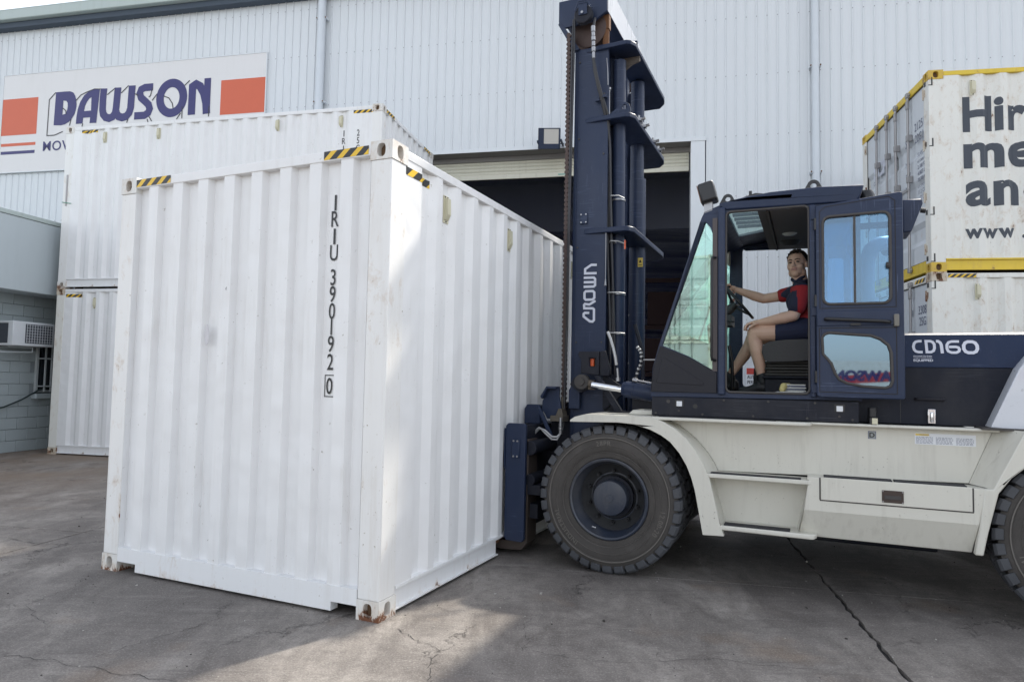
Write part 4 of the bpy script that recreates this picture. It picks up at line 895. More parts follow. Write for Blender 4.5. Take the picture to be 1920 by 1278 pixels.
b.add([(3.385, 1.785, 1.185), (3.50, 1.60, 1.185), (3.50, 1.785, 1.185)], [(0, 1, 2)]); K(b, 'flank_return', 'beige')
b = MB(); rear_arch = [(3.28, .425), (3.306, .562), (3.364, .808), (3.43, .905), (3.515, .985), (3.62, 1.06), (3.75, 1.11), (3.90, 1.13), (4.1, 1.11), (4.3, 1.02), (4.43, .88), (4.5, .66), (4.52, .5)]
b.prism([(3.335, .83), (3.50, 1.19), (4.75, 1.19), (4.75, .5), (4.52, .5)]+rear_arch[::-1][1:-1]+[(3.28, .425), (3.235, .425), (3.262, .60), (3.29, .83)], 'y', 1.595, 1.65); rf = K(b, 'rear_fender', 'beige', bevel=.008)
b = MB(); n = len(rear_arch); b.add([(p[0], 1.62, p[1]) for p in rear_arch]+[(p[0], 2.05, p[1]) for p in rear_arch], [(i, i+1, i+1+n, i+n) for i in range(n-1)]); K(b, 'arch_lining', 'navy_lo', rf, smooth=40)
# top running board
b = MB(); P = [(1.243, 1.60), (2.24, 1.60), (2.29, 1.61), (2.325, 1.645), (2.335, 1.79), (1.243, 1.79)]
b.prism(P, 'z', 1.166, 1.189); K(b, 'running_board', 'beige', bevel=.006)
b = MB(); b.box((1.30, 1.615, 1.1895), (2.10, 1.69, 1.194)); K(b, 'grip_strip', 'grip')
b = MB(); b.box((2.30, 1.70, 1.172), (3.40, 1.80, 1.190)); K(b, 'upper_ledge', 'beige', bevel=.006)
# steps
b = MB(); b.prism([(1.640, 1.595), (2.315, 1.595), (2.36, 1.61), (2.36, 1.80), (1.640, 1.80)], 'z', .775, .805); st = K(b, 'step', 'beige', bevel=.006)
b = MB(); b.box((1.67, 1.605, .8055), (2.26, 1.675, .811)); K(b, 'grip_strip', 'grip', st)
b = MB(); b.prism([(1.735, 1.585), (2.27, 1.575), (2.34, 1.585), (2.355, 1.62), (2.36, 1.83), (1.735, 1.83)], 'z', .420, .452); st2 = K(b, 'step', 'beige', bevel=.008)
b = MB(); b.box((1.76, 1.60, .4525), (2.19, 1.70, .458)); K(b, 'grip_strip', 'grip', st2)
b = MB(); b.add([(1.655, 1.60, .775), (1.66, 1.80, .775), (1.75, 1.80, .45), (1.742, 1.60, .45)], [(0, 1, 2, 3)])
b.add([(2.310, 1.60, .775), (2.305, 1.80, .775), (2.232, 1.80, .45), (2.240, 1.60, .45)], [(0, 1, 2, 3)])
b.prism([(1.655, .78), (2.31, .78), (2.24, .445), (1.742, .445)], 'y', 1.80, 1.83); K(b, 'step_recess', 'beige')
b = MB(); b.prism([(1.640, .80), (1.665, .775), (1.745, .45), (1.735, .42), (1.765, .38), (1.70, .42), (1.62, .80)][:4]+[(1.70, .60)], 'y', 1.60, 1.64)
# lower flank: upright strip then a tuck-under
b = MB(); ua = [(1.598, .828), (1.598, .61), (1.675, .424), (1.80, .424), (1.80, .828)]
def wl(z): return 2.245+(z-.45)*.20 if z < .775 else 2.31      # slanted left end
def wr(z): return 3.285-.03*(z < .6)
vv = []; 
for (u, z) in ua: vv.append((wl(z), u, z))
for (u, z) in ua: vv.append((3.30 if z > .7 else (3.262 if z > .5 else 3.235), u, z))
b.add(vv, [(0, 1, 6, 5), (1, 2, 7, 6), (2, 3, 8, 7), (0, 4, 9, 5), (0, 1, 2, 3, 4), (5, 6, 7, 8, 9)])
K(b, 'lower_flank', 'beige', bevel=.005, seg=2, smooth=12)
b = MB(); b.box((2.382, 1.588, .686), (3.227, 1.60, .834)); tb = K(b, 'toolbox_door', 'beige', bevel=.003)
b = MB(); b.box((2.375, 1.5965, .678), (3.235, 1.5975, .686)); b.box((2.372, 1.5965, .686), (2.3805, 1.5975, .83)); b.box((3.2285, 1.5965, .686), (3.237, 1.5975, .83)); K(b, 'door_gap', 'seal', tb)
b = MB(); b.box((2.738, 1.584, .702), (2.860, 1.589, .780)); lt = K(b, 'latch', plain('brown_latch_cup', (.045, .028, .022), .5), tb, bevel=.002)
b = MB(); b.box((2.752, 1.578, .724), (2.845, 1.585, .748)); K(b, 'latch_paddle', 'seal', lt, bevel=.002)
b = MB()
for x, z in ((2.744, .708), (2.854, .708), (2.744, .774), (2.854, .774)): b.cyl((x, 1.581, z), (x, 1.586, z), .004, n=8)
K(b, 'latch_screws', 'steel', lt, kind='stuff')
for xa, xb in ((2.40, 2.80), (2.815, 3.205)):
    b = MB(); b.box((xa, 1.615, .8285), (xb, 1.72, .838)); K(b, 'grip_strip', 'grip')
b = MB(); b.box((2.30, 1.60, .81), (3.30, 1.79, .8285)); K(b, 'toolbox_top', 'beige')
# decals on the flank
b = MB(); b.box((2.949, 1.7835, 1.070), (3.287, 1.7848, 1.142)); dc = K(b, 'caution_label', 'decal')
b = MB(); b.box((2.953, 1.7830, 1.126), (3.03, 1.7836, 1.139)); K(b, 'label_band', 'warn', dc)
b = MB(); put_text(b, 'WARNING', (2.975, 1.7825, 1.1285), (1, 0, 0), (0, 0, 1), .008); K(b, 'lettering', 'decal_txt', dc, recalc=False, orient=(0, -1, 0))
b = MB(); rnd = random.Random(5)
for c0 in (2.956, 3.068, 3.180):
    for r_ in range(6):
        x = c0
        while x < c0+.092:
            L_ = rnd.uniform(.008, .02); b.box((x, 1.7828, 1.077+r_*.0078), (min(x+L_, c0+.096), 1.7834, 1.080+r_*.0078)); x += L_+.004
K(b, 'fine_print', 'decal_txt', dc, kind='stuff')
b = MB(); b.box((2.676, 1.7835, 1.090), (2.724, 1.7848, 1.142)); dd = K(b, 'fuel_label', 'decal_txt')
b = MB(); b.box((2.680, 1.7828, 1.094), (2.720, 1.7834, 1.138)); K(b, 'label_face', plain('grey_label', (.30, .32, .32), .5), dd)
b = MB(); put_text(b, 'D', (2.700, 1.7822, 1.101), (1, 0, 0), (0, 0, 1), .029, align='C', bold=.03, sx=1.1); K(b, 'lettering', 'black', dd, recalc=False, orient=(0, -1, 0))
# --- counterweight
b = MB(); P = [(3.350, 1.200), (3.505, 1.570), (3.62, 1.72), (3.80, 1.80), (4.9, 1.72), (5.15, 1.5), (5.2, .62), (4.75, .50), (4.75, 1.192), (3.45, 1.192)]
b.prism(P, 'y', 1.70, 4.0); K(b, 'counterweight', 'weight', bevel=.05, seg=4)
b = MB(); b.box((3.30, 1.66, 1.186), (4.75, 1.9, 1.199)); K(b, 'weight_seam', 'seal')
# --- hood
b = MB(); prof = [(1.85, 1.20), (1.85, 1.578), (1.862, 1.60), (1.885, 1.765), (1.905, 1.797), (1.94, 1.812), (2.3, 1.825), (3.4, 1.825), (3.76, 1.812), (3.80, 1.76), (3.85, 1.578), (3.85, 1.20)]
n = len(prof); b.add([(2.60, p[0], p[1]) for p in prof[1:-1]]+[(4.2, p[0], p[1]) for p in prof[1:-1]], [(i, i+1, i+1+n-2, i+n-2) for i in range(n-3)]+[tuple(range(n-2)), tuple(range(n-2, 2*(n-2)))])
hd = K(b, 'engine_hood', 'navy_cap', smooth=30)
b = MB(); b.prism([(2.62, 1.194), (3.41, 1.194), (3.60, 1.575), (2.62, 1.577)], 'y', 1.852, 3.84); hs_ = K(b, 'hood_side', 'navy_lo', bevel=.004)
for (xa, xb) in ((3.225, 3.228),):
    b = MB(); b.box((2.875, 1.8505, 1.2), (2.878, 1.8525, 1.57)); K(b, 'panel_seam', 'black', hs_)
b = MB(); b.tube([(2.965, 1.853, 1.366), (2.968, 1.825, 1.366), (3.125, 1.825, 1.364), (3.128, 1.853, 1.364)], .009); K(b, 'pull_handle', 'grey_pl', hs_, smooth=60)
b = MB(); b.box((3.030, 1.82, 1.205), (3.075, 1.852, 1.30)); b.cyl((3.052, 1.81, 1.215), (3.052, 1.81, 1.28), .010, n=10); K(b, 'hood_latch', 'chrome', hs_, bevel=.004)
b = MB(); b.box((2.68, 1.70, 1.19), (2.725, 1.85, 1.235)); b.cyl((2.702, 1.76, 1.235), (2.702, 1.76, 1.30), .028, n=16); K(b, 'filler_cap', 'black', hs_, bevel=.004)
b = MB(); b.box((2.695, 1.695, 1.193), (2.728, 1.70, 1.232)); K(b, 'filler_bracket', 'vent', hs_)
Yh = lambda z: 1.862+(z-1.60)/.165*.023-.0035
def hoodrib(pts, w, closed=False):
    b = MB(); b.ribbon(pts, w, 'y', 0, closed=closed); b.v = [(v[0], Yh(v[2]), v[2]) for v in b.v]; K(b, 'lettering', 'logo', hd, recalc=False, orient=(0, -1, 0))
hoodrib([(3.009, 1.753), (2.990, 1.753), (2.975, 1.749), (2.965, 1.738), (2.960, 1.716), (2.964, 1.696), (2.974, 1.684), (2.990, 1.679), (3.013, 1.679)], .0165)
hoodrib([(3.034, 1.753), (3.058, 1.753), (3.072, 1.747), (3.081, 1.733), (3.082, 1.705), (3.076, 1.688), (3.062, 1.679), (3.038, 1.679)], .0165, True)
hoodrib([(3.092, 1.753), (3.104, 1.752), (3.115, 1.743), (3.121, 1.728), (3.126, 1.671)], .018)
hoodrib([(3.222, 1.750), (3.180, 1.750), (3.163, 1.744), (3.153, 1.728), (3.153, 1.702), (3.160, 1.685), (3.178, 1.676), (3.205, 1.676), (3.219, 1.684), (3.223, 1.697), (3.217, 1.709), (3.204, 1.714), (3.164, 1.714)], .0165)
hoodrib([(3.270, 1.748), (3.296, 1.748), (3.311, 1.740), (3.321, 1.722), (3.322, 1.700), (3.314, 1.683), (3.299, 1.675), (3.272, 1.675), (3.256, 1.683), (3.247, 1.701), (3.247, 1.724), (3.256, 1.741)], .0195, True)
for s_, z, h, w_ in (('Oil Cooled Disc Brakes', 1.650, .006, .108), ('Traction Control System', 1.640, .006, .108), ('EQUIPPED', 1.616, .015, .113)):
    b = MB(); put_text(b, s_, (2.958, 0, z), (1, 0, 0), (0, 0, 1), h, width=w_, bold=.03); b.v = [(v[0], Yh(v[2]), v[2]) for v in b.v]; K(b, 'lettering', 'logo', hd, recalc=False, orient=(0, -1, 0))
# exhaust
b = MB(); P = [(2.78, 2.62, 1.80)]+[(2.78, 2.62, 2.40)]
P = [(2.735, 2.62, 1.80), (2.735, 2.62, 2.38), (2.742, 2.62, 2.46), (2.77, 2.62, 2.53), (2.82, 2.64, 2.575), (2.90, 2.75, 2.60), (2.93, 3.1, 2.61)]
b.tube(P, .058, 18); b.cyl((2.735, 2.62, 1.9), (2.735, 2.62, 2.14), .085, n=20); b.lathe([(.0, 0), (.15, .0), (.18, .03), (.18, .17), (.13, .22), (0, .22)], (2.80, 2.75, 1.80), 'z', 28)
K(b, 'exhaust_pipe', plain('blue_grey_exhaust', (.13, .17, .26), .45), smooth=40)
# --- cab base band
b = MB(); b.box((1.228, 1.70, 1.195), (2.618, 3.36, 1.335)); cb = K(b, 'cab_plinth', 'navy_lo', bevel=.006)
for xa in (1.414, 2.482):
    b = MB(); b.box((xa-.012, 1.694, 1.266), (xa+.052, 1.699, 1.318)); K(b, 'mount_recess', 'black', cb)
    b = MB(); b.box((xa, 1.688, 1.268), (xa+.040, 1.698, 1.306)); K(b, 'mount_pad', 'decal', cb, bevel=.003)
b = MB(); b.cyl((1.548, 1.6985, 1.272), (1.548, 1.6995, 1.272), .017, n=18); K(b, 'lifting_hole', 'black', cb)
b = MB(); b.cyl((1.352, 1.697, 1.303), (1.352, 1.70, 1.303), .014, n=12); b.cyl((1.43, 1.694, 1.235), (1.43, 1.70, 1.235), .008, n=10); b.cyl((2.50, 1.694, 1.235), (2.50, 1.70, 1.235), .008, n=10); K(b, 'plinth_bolts', 'seal', cb, kind='stuff')
# --- cab shell
def rrect(x0, z0, x1, z1, r, n=4, r2=None):
    r2 = r2 or [r]*4; P = []
    for (cx, cz, a, rr) in ((x0, z0, 180, r2[0]), (x1, z0, 270, r2[1]), (x1, z1, 0, r2[2]), (x0, z1, 90, r2[3])):
        sx_ = 1 if cx == x0 else -1; sz = 1 if cz == z0 else -1
        P += [(cx+sx_*rr+rr*math.cos(R(a+90*i/n)), cz+sz*rr+rr*math.sin(R(a+90*i/n))) for i in range(n+1)]
    return P
U1, U2 = 1.72, 3.36
qg = [(1.300, 1.722), (1.500, 1.638), (1.666, 1.540), (1.666, 2.55), (1.650, 2.60), (1.615, 2.640), (1.575, 2.645)]
cabside = [(1.216, 1.335), (2.64, 1.345), (2.64, 2.79), (2.38, 2.80), (2.07, 2.795), (1.72, 2.745), (1.60, 2.70), (1.585, 2.67), (1.275, 1.722), (1.228, 1.55)]
dooro = rrect(1.762, 1.382, 2.318, 2.700, .035)
rearq = rrect(2.40, 1.98, 2.60, 2.60, .03)
b = MB(); b.plate(cabside, [qg, dooro, rearq], 'y', U1, U1+.05); cs = K(b, 'cab_side', 'navy', bevel=.006)
fq = [(1.38, 1.60), (1.60, 1.50), (1.60, 2.60), (1.56, 2.62), (1.50, 2.5)]
b = MB(); b.plate(cabside, [[(1.300, 1.722), (1.5, 1.60), (1.61, 1.55), (1.62, 2.60), (1.60, 2.63), (1.575, 2.62)], rrect(1.735, 1.42, 2.305, 2.735, .03), rrect(2.40, 1.7, 2.60, 2.6, .03)], 'y', U2-.05, U2); K(b, 'cab_side', 'navy', bevel=.006)
b = MB(); b.prism(qg, 'y', U1+.018, U1+.024); K(b, 'quarter_glass', 'glass', cs)
b = MB(); b.prism([(1.30, 1.722), (1.5, 1.60), (1.61, 1.55), (1.62, 2.60), (1.60, 2.63), (1.575, 2.62)], 'y', U2-.03, U2-.024); K(b, 'quarter_glass', 'glass')
b = MB(); b.prism(rrect(2.40, 1.98, 2.60, 2.60, .03), 'y', U1+.018, U1+.024); K(b, 'rear_quarter_glass', 'glass_door', cs)
b = MB(); b.add([(1.30, U1+.05, 1.75), (1.30, U2-.05, 1.75), (1.575, U2-.05, 2.62), (1.575, U1+.05, 2.62)], [(0, 1, 2, 3)]); K(b, 'windscreen', 'glass')
b = MB(); b.prism([(1.224, 1.335), (1.254, 1.335), (1.30, 1.73), (1.275, 1.722), (1.232, 1.55)], 'y', U1+.05, U2-.05); K(b, 'cab_nose', 'navy')
# lower front panel cover in front of the side, darker, with an embossed field
b = MB(); P = [(1.216, 1.372), (1.700, 1.372), (1.700, 1.520), (1.500, 1.634), (1.284, 1.718), (1.236, 1.56)]
b.prism(P, 'y', U1-.016, U1); pc = K(b, 'front_side_cover', 'grey_pl', bevel=.006)
b = MB(); P = [(1.262, 1.44), (1.60, 1.425), (1.61, 1.445), (1.325, 1.625), (1.305, 1.628), (1.262, 1.46)]; b.prism(P, 'y', U1-.020, U1-.016); K(b, 'embossed_field', 'grey_pl', pc, bevel=.004)
b = MB(); b.box((1.668, U1-.014, 1.53), (1.702, U1-.001, 2.66)); K(b, 'pillar_trim', plain('brown_grey_trim', (.075, .062, .062), .6), cs)
b = MB(); b.box((1.706, U1-.022, 1.36), (1.758, U1-.001, 2.735)); K(b, 'front_pillar', 'navy', cs, bevel=.010)
b = MB(); b.box((2.322, U1-.03, 1.36), (2.360, U1-.001, 2.70)); K(b, 'door_pillar', 'navy', cs, bevel=.008)
b = MB(); b.tube([(p[0], U1-.004, p[1]) for p in dooro], .009, closed=True); K(b, 'door_seal', 'seal', cs, smooth=60)
b = MB(); b.tube([(1.690, U1-.02, 2.365), (1.672, U1-.05, 2.362), (1.668, U1-.06, 2.34), (1.668, U1-.06, 1.64), (1.672, U1-.05, 1.612), (1.690, U1-.02, 1.610)], .010, 10); K(b, 'grab_bar', 'black', cs, smooth=60)
b = MB(); b.box((2.62, U1+.05, 1.34), (2.64, U2-.05, 2.0)); b.box((2.62, U1+.05, 2.62), (2.64, U2-.05, 2.78)); K(b, 'cab_rear_wall', 'navy')
b = MB(); b.box((2.628, U1+.05, 2.0), (2.632, U2-.05, 2.62)); K(b, 'rear_window', 'glass_door')
b = MB(); b.box((1.25, U1+.03, 1.335), (2.62, U2-.05, 1.352)); K(b, 'cab_floor', 'grip')
# roof, with a skylight behind a row of guard bars
roofs = [(1.585, 2.700), (1.60, 2.73), (1.72, 2.770), (1.90, 2.800), (2.07, 2.822), (2.38, 2.828), (2.66, 2.812), (2.66, 2.80), (2.38, 2.80), (2.07, 2.795), (1.72, 2.745)]
b = MB(); P = [(1.715, 2.742), (1.715, 2.766), (1.80, 2.783), (1.90, 2.800), (2.07, 2.820), (2.38, 2.826), (2.665, 2.812), (2.645, 2.745), (2.62, 2.70), (1.765, 2.715)]
b.prism(P, 'y', U1-.014, U1+.03); rf_ = K(b, 'roof_rail', 'navy_cap', bevel=.012, seg=3)
b = MB(); b.prism(P, 'y', U2-.03, U2+.014); K(b, 'roof_rail', 'navy_cap', bevel=.012)
b = MB(); b.prism([(1.96, 2.808), (2.07, 2.820), (2.38, 2.826), (2.66, 2.812), (2.66, 2.79), (1.96, 2.785)], 'y', U1+.03, U2-.03); b.prism([(1.59, 2.68), (1.60, 2.72), (1.715, 2.765), (1.745, 2.772), (1.745, 2.745)], 'y', U1+.03, U2-.03)
b.prism([(1.745, 2.75), (1.96, 2.785), (1.96, 2.808), (1.745, 2.772)], 'y', U1+.03, U1+.19); b.prism([(1.745, 2.75), (1.96, 2.785), (1.96, 2.808), (1.745, 2.772)], 'y', 2.87, U2-.03)
K(b, 'roof_panel', 'navy')
b = MB(); b.add([(1.745, U1+.19, 2.752), (1.96, U1+.19, 2.786), (1.96, 2.87, 2.786), (1.745, 2.87, 2.752)], [(0, 1, 2, 3)]); skl = K(b, 'skylight', 'glass')
for k in range(6):
    y = 2.03+k*.145; b = MB(); b.box((1.745, y, 2.81), (1.97, y+.035, 2.832)); K(b, 'guard_bar', 'navy')
b = MB(); b.box((2.055, U1+.06, 2.700), (2.60, U2-.06, 2.712)); hl = K(b, 'headliner', 'liner', bevel=.01)
b = MB(); b.box((1.975, U1+.06, 2.705), (2.03, U2-.06, 2.78)); b.box((2.035, U1+.06, 2.69), (2.05, U2-.06, 2.70)); K(b, 'roof_beam', 'liner')
b = MB(); b.lathe([(.0, -.018), (.04, -.014), (.06, 0)], (2.17, 2.62, 2.700), 'z', 20); K(b, 'dome_lamp', plain('milky_lens', (.6, .6, .55), .2), hl, smooth=60)
b = MB(); b.lathe([(.0, -.04), (.05, -.035), (.09, 0)], (2.17, 2.95, 2.700), 'z', 20); K(b, 'roof_speaker', 'seal', hl, smooth=60)
# things on the roof
b = MB(); lp = MB(); lp.box((-.06, -.075, -.075), (.055, .075, .075)); lo = lmesh(lp, 'work_lamp', M['black'], ft, (1.628, 1.78, 2.868), (0, R(-14), 0), bevel=.016)
lp = MB(); lp.box((-.066, -.066, -.066), (-.061, .066, .066)); lmesh(lp, 'lamp_lens', plain('amber_dusty_lens', (.22, .12, .08), .3), lo, (1.628, 1.78, 2.868), (0, R(-14), 0))
bpy.data.objects['lamp_lens.001'].location = (0, 0, 0); bpy.data.objects['lamp_lens.001'].rotation_euler = (0, 0, 0)
b = MB(); b.box((1.60, 1.75, 2.70), (1.66, 1.81, 2.80)); b.cyl((1.64, 1.78, 2.70), (1.63, 1.78, 2.83), .02, n=10); K(b, 'lamp_bracket', 'steel', lo)
bpy.data.objects['lamp_bracket.001'].parent = ft if 'lamp_bracket.001' in bpy.data.objects else None
def eye(w, z, r=.042):
    b = MB(); P = [(w-r*1.6, z), (w+r*1.6, z)]+[(w+r*math.cos(R(a)), z+r*.9+r*math.sin(R(a))) for a in range(20, 161, 20)]
    b.plate(P, [[(w+r*.5*math.cos(R(a)), z+r*.9+r*.5*math.sin(R(a))) for a in range(0, 360, 30)]], 'y', 1.80, 1.822); K(b, 'lifting_eye', 'black')
eye(1.765, 2.785, .038); eye(2.350, 2.825, .042)
b = MB(); b.prism([(1.70, 2.772), (1.96, 2.846), (2.01, 2.838), (1.96, 2.820), (1.70, 2.755)], 'y', 1.80, 1.815); b.box((1.915, 1.79, 2.80), (1.935, 1.825, 2.862)); K(b, 'roof_guard_rail', 'black')
b = MB(); b.lathe([(0, .03), (.04, .03), (.055, 0), (.055, -.03)], (2.69, 1.90, 2.785), 'z', 20); K(b, 'roof_vent_cap', 'black', smooth=40)
b = MB(); b.prism([(2.905, 2.72), (3.02, 2.715), (3.025, 2.685), (2.955, 2.495), (2.905, 2.495)], 'y', 1.84, 2.10); b.cyl((2.85, 1.97, 2.60), (2.91, 1.97, 2.60), .02); ml = K(b, 'rear_lamp_box', 'navy', bevel=.008)
b = MB(); b.cyl((3.02, 1.92, 2.655), (3.05, 1.92, 2.65), .018, n=10); K(b, 'lamp_knob', 'black', ml)
b = MB(); b.box((2.60, 1.95, 2.56), (2.93, 1.98, 2.60)); K(b, 'lamp_arm', 'navy', ml)
# --- open door leaf, swung back flat along the hood
D0, D1 = 1.640, 1.672
dl = [(2.362, 1.376), (2.384, 1.362), (2.872, 1.360), (2.884, 1.372), (2.884, 2.715), (2.872, 2.728), (2.40, 2.676), (2.362, 2.668)]
up = rrect(2.405, 1.992, 2.808, 2.592, .045, 5); up = [(p[0], p[1]+(p[0]-2.405)*.02 if p[1] > 2.4 else p[1]) for p in up]
lw = [(2.412, 1.790), (2.440, 1.800), (2.690, 1.778), (2.745, 1.755), (2.790, 1.715), (2.806, 1.665), (2.812, 1.480), (2.800, 1.446), (2.770, 1.434), (2.64, 1.442), (2.545, 1.462), (2.500, 1.485), (2.475, 1.525), (2.452, 1.592), (2.425, 1.628), (2.402, 1.655), (2.397, 1.765)]
b = MB(); b.plate(dl, [up, lw], 'y', D0, D1); dr = K(b, 'cab_door', 'navy', bevel=.007, seg=3)
b = MB(); b.tube([(p[0], D0-.002, p[1]) for p in up], .0095, closed=True); b.tube([(p[0], D0-.002, p[1]) for p in lw], .0095, closed=True); K(b, 'window_seal', 'seal', dr, smooth=60)
b = MB(); b.prism(up, 'y', D0+.012, D0+.017); K(b, 'door_window', 'glass_door', dr)
b = MB(); b.box((2.592, D0+.002, 1.995), (2.606, D0+.012, 2.598)); K(b, 'window_divider', 'seal', dr)
b = MB(); b.prism(lw, 'y', D0+.012, D0+.017); K(b, 'door_window', 'glass_low', dr)
b = MB(); b.box((2.782, D0-.02, 2.22), (2.806, D0+.005, 2.26)); b.cyl((2.790, D0-.032, 2.24), (2.790, D0, 2.24), .012, n=10); K(b, 'window_catch', 'black', dr, bevel=.003)
b = MB(); b.box((2.39, D0-.004, 1.366), (2.87, D0, 1.385)); K(b, 'door_rib', 'navy', dr, bevel=.004); b = MB(); b.box((2.366, D0-.008, 1.845), (2.85, D0, 1.945)); K(b, 'door_rib', 'navy', dr, bevel=.004)
ri = [(2.380, 2.66), (2.380, 1.96), (2.845, 1.96), (2.850, 2.690)]
b = MB(); b.ribbon([(2.385, 1.965), (2.838, 1.965), (2.838, 2.670), (2.80, 2.700), (2.42, 2.662), (2.385, 2.63)], .006, 'y', D0-.0015, closed=True); b.ribbon([(2.380, 1.40), (2.838, 1.395), (2.838, 1.83), (2.380, 1.83)], .006, 'y', D0-.0015, closed=True); K(b, 'pressed_edge', 'grey_pl', dr, recalc=False, orient=(0, -1, 0))
b = MB(); b.tube([(2.418, D0-.006, 1.890), (2.424, D0-.04, 1.890), (2.45, D0-.045, 1.888), (2.76, D0-.045, 1.868), (2.80, D0-.01, 1.865)], .012, 10); hn = K(b, 'door_handle', 'black', dr, smooth=60)
b = MB(); b.box((2.822, D0-.03, 1.835), (2.852, D0+.03, 1.915)); K(b, 'door_lock', plain('worn_lock_plate', (.16, .15, .13), .5), dr, bevel=.005)
b = MB(); b.box((2.57, D0-.03, 1.845), (2.63, D0-.008, 1.86)); K(b, 'handle_foot', 'black', hn)
for z in (2.55, 2.02, 1.50):
    b = MB(); b.cyl((2.360, D0+.012, z-.04), (2.360, D0+.012, z+.04), .012, n=12); K(b, 'door_hinge', 'black', dr)
# --- inside the cab
st_ = MB(); st_.prism([(1.985, 1.640), (1.966, 1.70), (1.972, 1.755), (2.02, 1.785), (2.15, 1.800), (2.34, 1.805), (2.40, 1.78), (2.40, 1.64), (2.2, 1.625), (2.03, 1.62)], 'y', 2.36, 2.86); seat = K(st_, 'seat_cushion', 'seat', bevel=.03, seg=4)
b = MB(); b.prism([(2.34, 1.78), (2.30, 1.82), (2.36, 2.35), (2.40, 2.40), (2.46, 2.38), (2.45, 2.30), (2.44, 1.75)], 'y', 2.38, 2.84); K(b, 'seat_back', 'seat', bevel=.03, seg=4)
b = MB(); b.prism([(2.38, 2.40), (2.37, 2.48), (2.38, 2.56), (2.42, 2.58), (2.46, 2.54), (2.46, 2.40)], 'y', 2.48, 2.74); K(b, 'headrest', 'seat', bevel=.02, seg=3)
for k in range(5):
    b = MB(); z = 1.512+k*.024; o_ = .012 if k % 2 else 0
    b.box((1.985+o_, 2.40+o_, z), (2.38-o_, 2.82-o_, z+.022)); K(b, 'bellow_fold', 'bellow', bevel=.009, seg=3)
b = MB(); b.box((1.97, 2.38, 1.49), (2.40, 2.84, 1.512)); b.box((1.985, 2.40, 1.352), (2.40, 2.82, 1.49)); K(b, 'seat_base', 'navy_lo', bevel=.008)
b = MB(); b.prism([(1.86, 1.352), (1.90, 1.352), (1.99, 1.50), (1.99, 1.62), (1.93, 1.66), (1.87, 1.58)], 'y', 2.86, 2.92); K(b, 'side_console', 'seat', bevel=.01)
# steering wheel: tilted ring seen nearly edge on
wc = Vector((1.768, 2.62, 2.139)); ax = Vector((-.23, 0, .184)).normalized(); d_ = Vector((.184, 0, -.23)).normalized(); nrm = Vector((-.78, 0, .0)); 
e1 = d_; e2 = Vector((0, 1, 0)); rad = .175
nrm = e1.cross(e2).normalized()
b = MB(); b.tube([wc+e1*rad*math.cos(R(a))+e2*rad*math.sin(R(a)) for a in range(0, 360, 12)], .0125, 10, closed=True); sw = K(b, 'steering_wheel', 'black', smooth=60)
if nrm.z > 0: nrm = -nrm
hub = wc+nrm*.05
b = MB()
for a in (90, 210, 330): b.tube([hub, wc+nrm*.03+(e1*math.cos(R(a))+e2*math.sin(R(a)))*rad*.5, wc+(e1*math.cos(R(a))+e2*math.sin(R(a)))*rad], .011, 8)
b.cyl(hub-nrm*.02, hub+nrm*.05, .036, n=16); K(b, 'wheel_spokes', 'black', sw, smooth=50)
kp = wc-e1*rad*.98+e2*.06; b = MB(); b.cyl(kp, kp-nrm*.05, .017, n=14); K(b, 'steering_knob', 'black', sw, bevel=.004)
b = MB(); b.tube([hub+nrm*.03, hub+nrm*.2+Vector((-.03, 0, -.05)), Vector((1.60, 2.62, 1.40))], .040, 12); b.box((1.62, 2.50, 1.93), (1.72, 2.74, 2.02)); K(b, 'steering_column', 'seat', smooth=40)
b = MB(); b.tube([Vector((1.66, 2.5, 1.98)), Vector((1.70, 2.42, 1.96)), Vector((1.75, 2.40, 1.95))], .008); b.tube([(1.72, 2.55, 1.35), (1.725, 2.5, 1.62), (1.70, 2.5, 1.76)], .014); K(b, 'control_lever', 'black', smooth=60)
b = MB(); b.prism([(1.27, 1.352), (1.45, 1.352), (1.52, 1.62), (1.50, 1.80), (1.38, 1.80), (1.30, 1.72)], 'y', 1.9, 3.2); K(b, 'dashboard', 'seat', bevel=.02)
b = MB(); b.box((1.632, 3.302, 2.16), (1.672, 3.306, 2.32)); dk = K(b, 'pillar_label', 'decal')
b = MB(); b.box((1.634, 3.299, 2.30), (1.670, 3.3015, 2.318)); b.box((1.638, 3.299, 2.22), (1.666, 3.3015, 2.25)); K(b, 'label_band', plain('label_mix', (.35, .12, .08), .5), dk)
b = MB(); b.lathe([(0, .0), (.05, .005), (.075, .03)], (1.60, 3.22, 2.62), 'x', 20); K(b, 'interior_mirror', plain('cream_mirror_back', (.4, .38, .3), .5), smooth=60)
# --- mast
mt = K(MB().prism([(.405, 2.25), (.705, 2.25), (.705, 2.29), (.63, 2.30), (.63, 2.40), (.705, 2.41), (.705, 2.44), (.405, 2.44), (.405, 2.41), (.48, 2.40), (.48, 2.30), (.405, 2.29)], 'z', .16, 4.42), 'mast_channel', 'navy', bevel=.004)
K(MB().prism([(.405, 3.50), (.705, 3.50), (.705, 3.46), (.63, 3.45), (.63, 3.35), (.705, 3.34), (.705, 3.31), (.405, 3.31), (.405, 3.34), (.48, 3.35), (.48, 3.45), (.405, 3.46)], 'z', .16, 4.42), 'mast_channel', 'navy', bevel=.004)
b = MB(); b.box((.395, 2.246, .2), (.425, 2.2495, 4.42)); K(b, 'channel_edge', 'navy_cap', mt)
b = MB(); b.box((.36, 2.42, .16), (.62, 2.50, 4.85)); b.box((.36, 3.25, .16), (.62, 3.33, 4.85)); K(b, 'inner_mast', 'navy')
